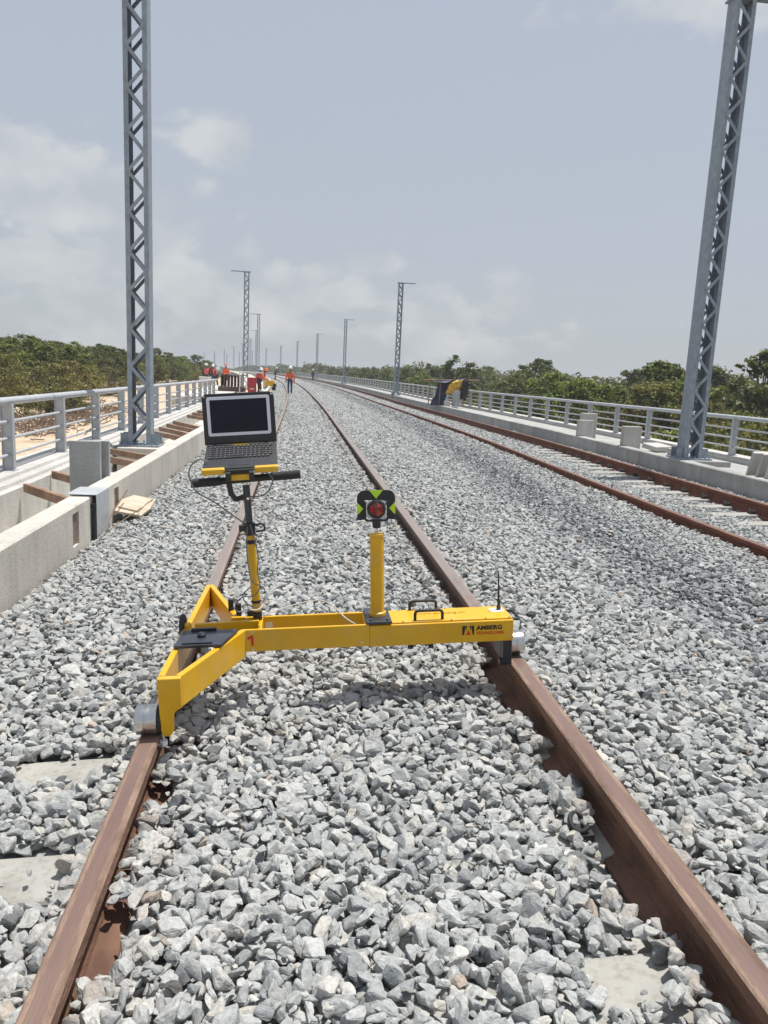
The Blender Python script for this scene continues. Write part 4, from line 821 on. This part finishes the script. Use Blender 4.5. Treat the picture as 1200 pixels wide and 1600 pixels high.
# push post
PB = Vector((.360, .05, .19)); PT = Vector((.331, .05, .825))
def pp(z): t = (z-PB.z)/(PT.z-PB.z); return PB.lerp(PT, t)
def rod(nm, z0, z1, r, m, n=24):
    mb = tmb(); a = pp(z0); b = pp(z1); d = (b-a).normalized()*.003; mb.tube([a, a+d*.2, b-d*.2, b], [r*.93, r, r, r*.93], n); return mb.build(nm, m, tr, smooth=True)
rod('post_socket', .175, .262, .0195, M_rub); rod('post_sleeve', .262, .302, .0165, M_yel2); rod('push_post', .262, .600, .0188, M_yel); rod('post_collar', .300, .312, .0205, M_rub); rod('post_collar', .563, .580, .0225, M_rub)
rod('clamp', .600, .652, .0235, M_blk); rod('upper_tube', .650, .815, .0150, M_blk2)
mb = tmb(); c = pp(.63); mb.box(c.x-.045, c.x-.02, c.y-.012, c.y+.012, c.z-.012, c.z+.012); mb.tube(catmull([c+Vector((.018, -.01, .012)), c+Vector((.055, -.02, .02)), c+Vector((.062, -.02, -.006)), c+Vector((.028, -.012, -.014))]), .0045, 8); mb.build('clamp_lever', M_blk, tr, smooth=True)
mb = tmb(); h0 = Vector((.110, .03, .828)); h1 = Vector((.560, .03, .858)); d = (h1-h0).normalized()
mb.tube([h0, h0+d*.12], .0185, 20); mb.tube([h0+d*.118, h1-d*.12], .0150, 20); mb.tube([h1-d*.12, h1-d*.004, h1], [.0185, .0185, .020], 20); mb.build('push_bar', M_rub, tr, smooth=True)
mb = tmb(); mb.tube([pp(.76)+Vector((.005, -.016, 0)), pp(.76)+Vector((.005, -.024, 0))], .006, 10); mb.tube([pp(.825)+Vector((0, -.033, 0)), pp(.825)+Vector((0, -.039, 0))], .0045, 10); mb.build('bolt', M_steel, tr, smooth=True)
mb = tmb(); mb.bar((.262, .03, .835), (.272, .03, .775), .022, .022); mb.bar((.27, .03, .785), (.290, .03, .752), .02, .02); mb.bar((.285, .03, .757), (.328, .045, .768), .012, .02); mb.build('stay', M_blk, tr, bevel=.003)
# prism post
mb = tmb(); mb.box(.822, .930, -.098, .096, ZT+.002, ZT+.014); mb.lathe([(0, 0), (.008, 0), (.008, .006), (0, .006)], (.84, -.08, ZT+.014), n=10); mb.lathe([(0, 0), (.008, 0), (.008, .006), (0, .006)], (.912, -.08, ZT+.014), n=10); mb.build('post_foot', M_blk2, tr, bevel=.003)
mb = tmb(); mb.lathe([(.0, .239), (.037, .239), (.037, .252), (.030, .256), (.0295, .590), (.032, .592), (.032, .600), (.020, .602), (.0, .602)], (.877, 0, 0), n=40); mb.build('prism_post', M_yel, tr, smooth=True)
# lettering
def text(body, size, T, m, parent, bold=0, sx=1.0, nm='lettering', align='LEFT'):
    cu = bpy.data.curves.new(nm, 'FONT'); cu.body = body; cu.size = size; cu.offset = bold; cu.extrude = .0004; cu.align_x = align; cu.resolution_u = 3
    to = bpy.data.objects.new(nm+'_tmp', cu); me = bpy.data.meshes.new_from_object(to); bpy.data.objects.remove(to); bpy.data.curves.remove(cu)
    me.transform(T @ Matrix.Diagonal((sx, 1, 1, 1))); me.transform(Matrix.Translation(-Vector(tr.location)))
    me.materials.clear(); me.materials.append(m); o = bpy.data.objects.new(nm, me); scene.collection.objects.link(o); o.parent = parent; return o
def face(x, z, y=-.0905): return TT @ Matrix.Translation((x, y, z)) @ Matrix.Rotation(R(90), 4, 'X')
text('AMBERG', .0265, face(1.297, .1800), M_ink, bc, .0011, 1.12)
text('TECHNOLOGIES', .0175, face(1.297, .1590), M_red, bc, .0004, .94)
mb = tmb(); mb.prism([(.337, .155), (.346, .155), (.346, .200), (.338, .200), (.322, .190), (.322, .181), (.337, .188)], -.0920, -.0902, 'y'); mb.build('number', M_red, tr)
text('www.amberg.ch', .030, TT @ Matrix.Translation((1.045, .008, ZT+.0024)), M_ink2, bc, .0004, 1.15)
# emblem: a black block cut by a yellow A with a red wedge
mb = tmb()
for poly in ([(1.235, .159), (1.235, .200), (1.249, .200), (1.243, .159)], [(1.287, .159), (1.287, .200), (1.273, .200), (1.281, .159)], [(1.2495, .200), (1.256, .200), (1.2505, .178)], [(1.2725, .200), (1.266, .200), (1.2715, .178)]): mb.prism(poly, -.0912, -.0903, 'y')
mb.build('emblem', M_ink, bc)
mb = tmb(); mb.prism([(1.252, .159), (1.272, .159), (1.262, .180)], -.0912, -.0903, 'y'); mb.build('emblem', M_red, bc)

# prism target on its post
pt_ = empty('prism_target', tuple(TT @ Vector((.877, 0, .602))), 'black reflector target with lime triangles and red round prism on the short yellow post', 'survey prism')
def arc(cx, cz, r, a0, a1, n=8): return [(cx+r*math.cos(R(a0+(a1-a0)*i/n)), cz+r*math.sin(R(a0+(a1-a0)*i/n))) for i in range(n+1)]
CX, CZ = .877, .708
mb = tmb(); mb.tube([(CX, 0, .600), (CX, 0, .628)], .0055, 12); mb.build('spigot', M_steel, pt_, smooth=True)
mb = tmb(); mb.lathe([(0, .625), (.016, .625), (.018, .632), (.018, .652), (.022, .654), (.022, .662), (0, .662)], (CX, 0, 0), n=20); mb.build('adapter', M_blk, pt_, smooth=True)
mb = tmb(); out = [(CX-.082, CZ-.052)] + arc(CX-.048, CZ+.043, .034, 180, 90) + arc(CX+.048, CZ+.043, .034, 90, 0) + [(CX+.082, CZ-.052), (CX+.050, CZ-.048), (CX+.050, CZ+.034), (CX-.050, CZ+.034), (CX-.050, CZ-.048)]
mb.prism([(p[0], p[1]) for p in out], .012, .016, 'y'); tp = mb.build('target_plate', M_blk, pt_, bevel=.001)
mb = tmb()
for poly in ([(CX-.029, CZ+.077), (CX+.029, CZ+.077), (CX, CZ+.040)], [(CX-.082, CZ+.026), (CX-.082, CZ-.030), (CX-.055, CZ-.002)], [(CX+.082, CZ+.026), (CX+.082, CZ-.030), (CX+.055, CZ-.002)]): mb.prism(poly, .0105, .0118, 'y')
mb.build('triangle', M_neon, tp)
mb = tmb()        # U-shaped yoke
mb.prism(arc(CX-.038, CZ-.042, .014, 180, 270, 5) + arc(CX+.038, CZ-.042, .014, 270, 360, 5) + [(CX+.052, CZ+.030), (CX+.043, CZ+.030)] + arc(CX+.034, CZ-.038, .010, 0, -90, 4) + arc(CX-.034, CZ-.038, .010, 270, 180, 4) + [(CX-.043, CZ+.030), (CX-.052, CZ+.030)], -.008, .010, 'y'); mb.build('yoke', M_blk, pt_, bevel=.0015)
mb = tmb(); mb.prism(arc(CX-.030, CZ-.034, .010, 180, 270, 4) + arc(CX+.030, CZ-.034, .010, 270, 360, 4) + [(CX+.040, CZ+.030), (CX-.040, CZ+.030)], .003, .0095, 'y'); mb.build('back_plate', M_white, pt_)
mb = tmb(); mb.lathe([(.002, -.012), (.034, -.012), (.0395, -.008), (.0405, 0), (.0405, .004), (.002, .004)], (CX, 0, CZ-.002), 'y', 40); 
mb.T = TT; pr = mb.build('prism_housing', M_blk, pt_, smooth=True)
mb = tmb(); mb.lathe([(.0310, -.0128), (.0340, -.0138), (.0345, -.0118)], (CX, 0, CZ-.002), 'y', 40); mb.f = mb.f[:-2]; mb.mt = mb.mt[:-2]; mb.build('ring', M_blk, pr, smooth=True)
mb = tmb()
hx = [(CX+.0315*math.cos(R(30+60*k)), CZ-.002+.0315*math.sin(R(30+60*k))) for k in range(6)]
for k in range(6):
    a_, b_ = hx[k], hx[(k+1) % 6]; mb.m = k % 2; mb.add([(a_[0], -.0127, a_[1]), (b_[0], -.0127, b_[1]), (CX+.002, -.0122-.006*(k % 2), CZ)], [(0, 1, 2)])
mb.build('glass', [M_prism, M_prismd], pr)  # alternate facets darker red: the prism's reflections put into the colour

# ------------------------------------------------------------------ rugged laptop on the push bar
LT = TT @ Matrix.Translation((.318, .03, .905)) @ Matrix.Rotation(R(-2.2), 4, 'Y')
lp = empty('rugged_laptop', tuple(LT.translation), 'rugged black laptop with silver screen border open above the push bar', 'laptop')
def lmb(x=0, y=0, z=0, rx=0): m = MB(); m.T = LT @ Matrix.Translation((x, y, z)) @ Matrix.Rotation(R(rx), 4, 'X'); return m
def rrect(w, h, r, cx=0, cy=0): return arc(cx+w/2-r, cy+h/2-r, r, 0, 90, 6)+arc(cx-w/2+r, cy+h/2-r, r, 90, 180, 6)+arc(cx-w/2+r, cy-h/2+r, r, 180, 270, 6)+arc(cx+w/2-r, cy-h/2+r, r, 270, 360, 6)
BR = 26     # keyboard deck: front edge low towards the viewer
def kb(): return lmb(.002, -.088, -.018, BR)
M_kbd = mat('keyboard_deck', (.032, .034, .038), .5, .2)
mb = kb(); mb.prism([(-.150, 0), (.150, 0), (.146, .185), (-.146, .185)], 0, .018); base = mb.build('keyboard_base', M_kbd, lp, bevel=.003)
M_key = mat('key_caps', (.012, .013, .015), .5); M_keyw = mat('key_legends', (.20, .21, .22), .5)
mb = kb(); kl = kb()
for r_ in range(6):
    x = -.132; k = 0; rr = random.Random(r_)
    while x < .128:
        w = .0165; 
        if (k == 0 and r_ > 0) or (k == 11 and r_ > 1): w = .026
        if r_ == 5 and k == 3: w = .085
        if x+w > .134: break
        yb = .168-.0165*r_-.012
        mb.box(x, x+w-.003, yb, yb+.0135, .0182, .0215); kl.box(x+.003, x+.0075, yb+.005, yb+.0095, .0215, .0219); x += w+.001; k += 1
mb.build('key', M_key, base).name = 'keys'; kl.build('key_legend', M_keyw, base)
mb = kb(); mb.prism([(-.050, .018), (.042, .018), (.042, .054), (-.050, .054)], .0181, .0192); mb.build('touchpad', M_blk2, base, bevel=.001)
mb = kb(); mb.prism([(-.155, -.014), (-.062, -.014), (-.062, .006), (-.155, .006)], -.006, .022); mb.build('clamp_grip', M_yel2, base, bevel=.006)
mb = kb(); mb.prism([(.056, -.014), (.152, -.014), (.152, .006), (.056, .006)], -.006, .022); mb.build('clamp_grip', M_yel2, base, bevel=.006)
mb = kb(); mb.prism([(-.060, -.012), (.054, -.012), (.054, .0), (-.060, .0)], -.004, .014); mb.box(-.060, -.040, -.03, -.012, -.03, .01); mb.box(.034, .054, -.03, -.012, -.03, .01); mb.build('clamp_bar', M_blk, base, bevel=.002)
mb = kb(); mb.prism([(-.042, -.018), (.036, -.018), (.044, .03), (-.050, .03)], -.034, -.008); mb.build('bracket', M_yel2, base, bevel=.004)
def sc(): return lmb(-.001, .082, .068, 90-6)
mb = sc(); mb.prism(rrect(.300, .210, .022, 0, .119), -.012, .014); scr = mb.build('screen_case', M_blk, lp, bevel=.004)
mb = sc(); mb.prism(rrect(.262, .164, .010, 0, .128), .0142, .0165); mb.build('bezel', M_silver, scr, bevel=.001)
mb = sc(); mb.prism(rrect(.236, .138, .003, 0, .128), .0167, .0172); mb.build('display', M_screen, scr)
mb = sc(); mb.box(-.150, .150, .010, .034, -.014, .012); mb.box(-.118, -.105, .002, .012, .012, .018); mb.box(.100, .112, .002, .012, .012, .018); mb.build('hinge', M_blk, scr, bevel=.004)
mb = sc(); mb.box(-.034, .034, -.004, .010, .010, .022); mb.build('latch', M_yel2, scr, bevel=.003)
mb = sc(); 
for x, y in ((-.139, .212), (.139, .212)): mb.lathe([(0, 0), (.0045, 0), (.0035, .002), (0, .002)], (x, y, .014), n=12)
mb.build('corner_screw', M_steel, scr)
mb = sc()
for k in range(7): mb.box(-.09+.02*k, -.078+.02*k, .036, .040, .0142, .0158)
mb.build('button', M_blk2, scr)
mb = tmb(); mb.box(.285, .355, .015, .045, .845, .872); mb.bar((.32, .03, .868), (.325, .02, .905), .05, .02); mb.build('laptop_mount', M_blk, tr, bevel=.003)

# ------------------------------------------------------------------ cables
def cable(pts, r, m, lab):
    mb = tmb(); mb.tube(catmull(pts, 10), r, 8); tag(mb.build('cable', m, None, smooth=True), lab, 'cable', 'cables on the trolley')
cable([(.185, -.03, .925), (.155, -.03, .935), (.118, -.02, .905), (.108, 0, .862), (.130, .01, .80), (.20, .03, .748), (.27, .04, .69), (.318, .045, .652)], .0030, M_cable, 'grey cable looping left of the laptop down to the post clamp')
cable([(.38, .0, .885), (.425, -.01, .870), (.445, .0, .838), (.415, .02, .782), (.365, .035, .765), (.325, .045, .775)], .0030, M_cable, 'short dark cable looped right of the laptop under the push bar')
cable([(.345, .025, .65), (.355, .02, .60), (.372, .025, .52), (.366, .03, .44), (.375, .02, .38), (.350, .02, .34), (.30, .02, .335), (.268, .03, .30), (.272, .05, .262), (.30, .06, .26)], .0026, M_cable, 'thin dark cable running down the yellow push post')
cable([(.332, .02, .64), (.326, .018, .56), (.330, .02, .47), (.345, .02, .40), (.39, .03, .37), (.392, .03, .32), (.36, .015, .292), (.32, .02, .30), (.30, .03, .34), (.335, .03, .375)], .0026, M_cable, 'thin dark cable with a coil around the foot of the push post')
cable([(.398, .02, .345), (.392, .015, .305), (.365, .0, .283), (.33, .01, .283), (.31, .03, .30)], .0032, M_cablew, 'short pale cable curled at the foot of the push post')
cable([(.385, .08, .232), (.46, .14, .238), (.58, .17, .258), (.65, .15, .262), (.70, .10, .245), (.735, .04, .22), (.77, .0, .205), (.80, -.03, .20)], .0028, M_cablew, 'pale cable arching over the open tray of the trolley beam')

# ------------------------------------------------------------------ vegetation
def leaves(cen, size, rng, up=.35):
    n = len(cen); nrm = rng.normal(size=(n, 3)); nrm[:, 2] = np.abs(nrm[:, 2])+up; nrm /= np.linalg.norm(nrm, axis=1)[:, None]
    t = np.cross(nrm, rng.normal(size=(n, 3))); t /= np.linalg.norm(t, axis=1)[:, None]; b = np.cross(nrm, t)
    s = (size*rng.uniform(.6, 1.35, n))[:, None]; w = rng.uniform(.45, .7, n)[:, None]
    bend = nrm*s*.18
    v = np.stack([cen-t*s, cen-b*s*w+bend, cen+t*s-bend*.5, cen+b*s*w+bend], 1).reshape(-1, 3)
    return v
def crown_mesh(nm, seed, w, h, z0, nl, size, m, gaps=.5, flat=False):
    rng = np.random.default_rng(seed); nc = int(64+rng.integers(24)); cs = []
    for _ in range(nc):
        a = rng.uniform(0, 6.283); q = rng.uniform(0, 1)**.5; zz = rng.uniform(0, 1)
        rad = w*(math.sin(math.pi*min(1, .18+.82*zz))**.6*.85+.12)
        cs.append((rad*q*math.cos(a), rad*q*math.sin(a), z0+zz*h, rng.uniform(.13, .27)*w*(1-.2*zz)))
    pts = []
    per = nl//nc
    for cx, cy, cz, cr in cs:
        d = rng.normal(size=(per, 3)); d /= np.linalg.norm(d, axis=1)[:, None]; rr = np.abs(rng.normal(.62, .36, per))
        pts.append(np.array([cx, cy, cz])+d*rr[:, None]*cr*np.array([1, 1, .62]))
    pts = np.concatenate(pts)
    v = leaves(pts, size, rng); n = len(pts)
    me = bpy.data.meshes.new(nm); me.vertices.add(4*n); me.vertices.foreach_set('co', v.astype(np.float32).ravel())
    me.loops.add(4*n); me.loops.foreach_set('vertex_index', np.arange(4*n, dtype=np.int32)); me.polygons.add(n)
    me.polygons.foreach_set('loop_start', np.arange(0, 4*n, 4, dtype=np.int32)); me.polygons.foreach_set('loop_total', np.full(n, 4, dtype=np.int32))
    me.materials.append(m); me.update(); me.validate(); return me, cs
def trunk_mesh(cs, seed, multi, h):
    rr = random.Random(seed); mb = MB()
    if multi:
        for k in range(multi):
            c = rr.choice(cs); b = (rr.uniform(-.15, .15), rr.uniform(-.15, .15), 0); mb.tube(catmull([b, (c[0]*.35+rr.uniform(-.1, .1), c[1]*.35, c[2]*.45), (c[0]*.9, c[1]*.9, c[2])], 5), [.045*(1-.8*i/10)+.006 for i in range(11)], 5)
    else:
        mb.tube([(0, 0, 0), (.05, .03, h*.3), (0, .05, h*.75)], [.11, .085, .04], 7)
        for c in cs[:22]: mb.tube([(.03, .03, h*rr.uniform(.22, .6)), (c[0]*.5, c[1]*.5, c[2]*.85), (c[0], c[1], c[2])], [.045, .028, .010], 5)
    me = bpy.data.meshes.new('trunk'); me.from_pydata(mb.v, [], mb.f); me.materials.append(M_bark); return me
KIND = {}
def kindset(key, n, w, h, z0, nl, size, m, multi=0):
    KIND[key] = []
    for i in range(n):
        cm, cs = crown_mesh('crown', hash(key) % 1 + i*17+len(KIND)*101, w, h, z0, nl, size, m); KIND[key].append((cm, trunk_mesh(cs, i, multi, z0+h)))
kindset('round', 4, 2.0, 3.9, .9, 9500, .080, M_leaf)
kindset('dark', 3, 1.8, 4.2, 1.0, 9000, .080, M_leafd)
kindset('shrub', 4, 1.7, 2.2, .3, 8000, .070, M_leaf, 7)
kindset('olive', 3, 2.0, 3.1, .35, 8000, .058, M_leafo, 12)
kindset('open', 2, 1.5, 2.6, 2.6, 2200, .11, M_leafd)
ti = [0]
def plant(key, x, y, z, s, label, cat='tree', group=None, nm=None, sz=None):
    v = KIND[key]; ti[0] += 1; cm, tm = v[ti[0] % len(v)]; rr = random.Random(ti[0]*3+1)
    e = empty(nm or ('shrub' if key == 'shrub' else 'tree'), (x, y, z), label, cat, group); e.rotation_euler.z = rr.uniform(0, 6.28); e.scale = (s*rr.uniform(.9, 1.1), s*rr.uniform(.9, 1.1), s*(.74 if x < 0 else 1.0))
    for n_, me in (('crown', cm), ('trunk', tm)):
        o = bpy.data.objects.new(n_, me); scene.collection.objects.link(o); o.parent = e
rr = random.Random(21)
ORDN = ORD + ['twenty-'+o for o in ORD[:9]] + ['thirtieth'] + ['thirty-'+o for o in ORD[:9]] + ['fortieth'] + ['forty-'+o for o in ORD[:9]]
LR = {'shrub': 'leafy green shrub', 'round': 'mid green rounded tree', 'dark': 'dark green tree', 'olive': 'brownish olive dry-twigged bush', 'open': 'thin open-crowned tree'}
def rt(key, s, off, sc_, lab, grp='wood beyond the right railing'):
    p = P(s, off); plant(key, p.x, p.y, ground_z(p.x, p.y), sc_, lab, 'shrub' if key == 'shrub' else 'tree', grp)
def row(keys, s0, s1, o0, o1, c0, c1, d0, d1, where):
    s = s0; n = 0
    while s < s1:
        k = rr.choice(keys) if s < 55 else rr.choice(['round', 'dark', 'round', 'olive']); rt(k, s, rr.uniform(o0, o1), rr.uniform(c0, c1)*(1.03 if s > 55 else 1), '%s, %s, %s from the photo\'s right edge' % (LR[k], where, ORDN[n]) if n < len(ORDN) else 'far %s, %s, %s after the fiftieth' % (LR[k], where, ORDN[n-len(ORDN)])); n += 1
        s += rr.uniform(d0, d1)*(1 if s < 60 else 1.5)
row(['shrub', 'shrub', 'shrub', 'olive', 'round'], 7, 150, 11.6, 13.2, .82, 1.08, 1.9, 2.5, 'front row behind right railing')
row(['round', 'dark', 'round', 'olive', 'shrub'], 10, 125, 14.5, 18.5, .80, 1.04, 2.4, 3.2, 'second row behind right railing')
row(['round', 'dark', 'dark', 'round', 'olive'], 14, 150, 20, 26, .92, 1.15, 3.4, 4.8, 'back row behind right railing')
rt('open', 29.5, 19.3, 1.08, 'tall thin open-crowned tree at the right edge, highest above the wood'); rt('dark', 57.5, 18.6, 1.12, 'dark tall double-topped tree left of the near right mast, above the wood'); rt('open', 59.0, 19.8, 1.12, 'open dark tree top beside the tallest dark tree right of the shelter')
rt('olive', 31.0, 15.6, 1.25, 'large brownish dry-leaved tree just right of the near right mast'); rt('open', 34, 17.0, 1.0, 'grey-green sparse tree showing just left of the near right mast')
def left_tree(key, x, y, sc_, lab): plant(key, x, y, ground_z(x, y)-.05, sc_*1.12, lab, 'shrub' if key == 'shrub' else 'tree', 'wood beyond the left railing')
left_tree('olive', -12.2, 32.0, 0.92, 'big olive bushy tree with bare pale stems near the left edge'); left_tree('olive', -10.9, 34.6, .82, 'olive bushy tree with fan of pale stems between the left edge and the near mast')
left_tree('olive', -15.0, 34.0, .92, 'olive bush behind the big bushy tree at the left edge'); left_tree('olive', -14.2, 30.0, .88, 'olive bush cut by the left edge of the photo')
left_tree('shrub', -13.2, 30.5, .62, 'low green shrub under the big bushy tree at the left'); left_tree('olive', -11.2, 38.5, .80, 'small olive bush right of the tree with fan of pale stems'); left_tree('round', -13.5, 40, .85, 'green tree top just above the small olive bush at the left')
left_tree('dark', -18.5, 38, .78, 'dark tree showing at the far left edge behind the olive bushes'); left_tree('round', -16, 42, .76, 'green tree behind the olive bushes at the left')
for (x0, k, ks, c0, c1, y0, d0, where) in ((-11.2, .02, ['round', 'dark', 'shrub', 'olive', 'round'], .56, .74, 41, 2.3, 'front row beyond left railing'), (-15.2, .04, ['round', 'dark'], .62, .76, 44, 2.7, 'second row beyond left railing'), (-21, .08, ['dark', 'round'], .70, .84, 47, 4.2, 'back row beyond left railing')):
    y = y0; n = 0
    while y < 134:
        kk = rr.choice(ks); left_tree(kk, x0-k*(y-45)+rr.uniform(-1.2, .5)-(max(0, y-60)**2)/2800, y, rr.uniform(c0, c1), '%s, %s, %s from the photo\'s left edge' % (LR[kk], where, ORDN[n])); n += 1; y += rr.uniform(1, 1.4)*d0
# far-off wood: one mass of foliage on both sides of the curve
def far_wood(nm, rows, label):
    rng = np.random.default_rng(5); pts = []
    for s0, s1, off, w, n, hmax in rows:
        ss = rng.uniform(s0, s1, n); oo = off+rng.uniform(-w, w, n)
        for a, b in zip(ss, oo):
            p = P(a, b); hz_ = hmax*(.62+.38*noise.noise((p.x*.10, p.y*.10, 2.0))+.16*noise.noise((p.x*.35, p.y*.35, 2.0)))
            zz = -2.3+hz_*rng.uniform(.35, 1)**.6; pts.append((p.x, p.y, zz))
    pts = np.array(pts); v = leaves(pts, .34, rng); n = len(pts)
    me = bpy.data.meshes.new(nm); me.vertices.add(4*n); me.vertices.foreach_set('co', v.astype(np.float32).ravel())
    me.loops.add(4*n); me.loops.foreach_set('vertex_index', np.arange(4*n, dtype=np.int32)); me.polygons.add(n)
    me.polygons.foreach_set('loop_start', np.arange(0, 4*n, 4, dtype=np.int32)); me.polygons.foreach_set('loop_total', np.full(n, 4, dtype=np.int32)); me.update(); me.materials.append(M_leaf)
    o = bpy.data.objects.new(nm, me); scene.collection.objects.link(o); tag(o, label, 'wood', None, 'stuff')
far_wood('far_wood', [(140, 420, 17, 6, 60000, 7.4), (130, 420, 34, 12, 50000, 8.2), (128, 420, -20, 7, 50000, 5.2), (128, 420, -44, 16, 50000, 6.0), (60, 200, 40, 9, 30000, 6.6), (25, 60, 34, 6, 16000, 6.6)], 'distant continuous green wood along both sides of the curve')

# ------------------------------------------------------------------ thin haze in the air
def make_haze():
    mb = MB(); mb.box(-4300, 4300, -400, 5300, -6, 12); m = bpy.data.materials.new('air_haze'); m.use_nodes = True; N = m.node_tree.nodes; L = m.node_tree.links
    N.remove(N['Principled BSDF']); v = N.new('ShaderNodeVolumePrincipled'); v.inputs['Color'].default_value = (.86, .90, .95, 1); v.inputs['Density'].default_value = .0010; v.inputs['Anisotropy'].default_value = .2
    L.new(v.outputs[0], N['Material Output'].inputs['Volume']); o = mb.build('haze', m); tag(o, kind='stuff')
make_haze()
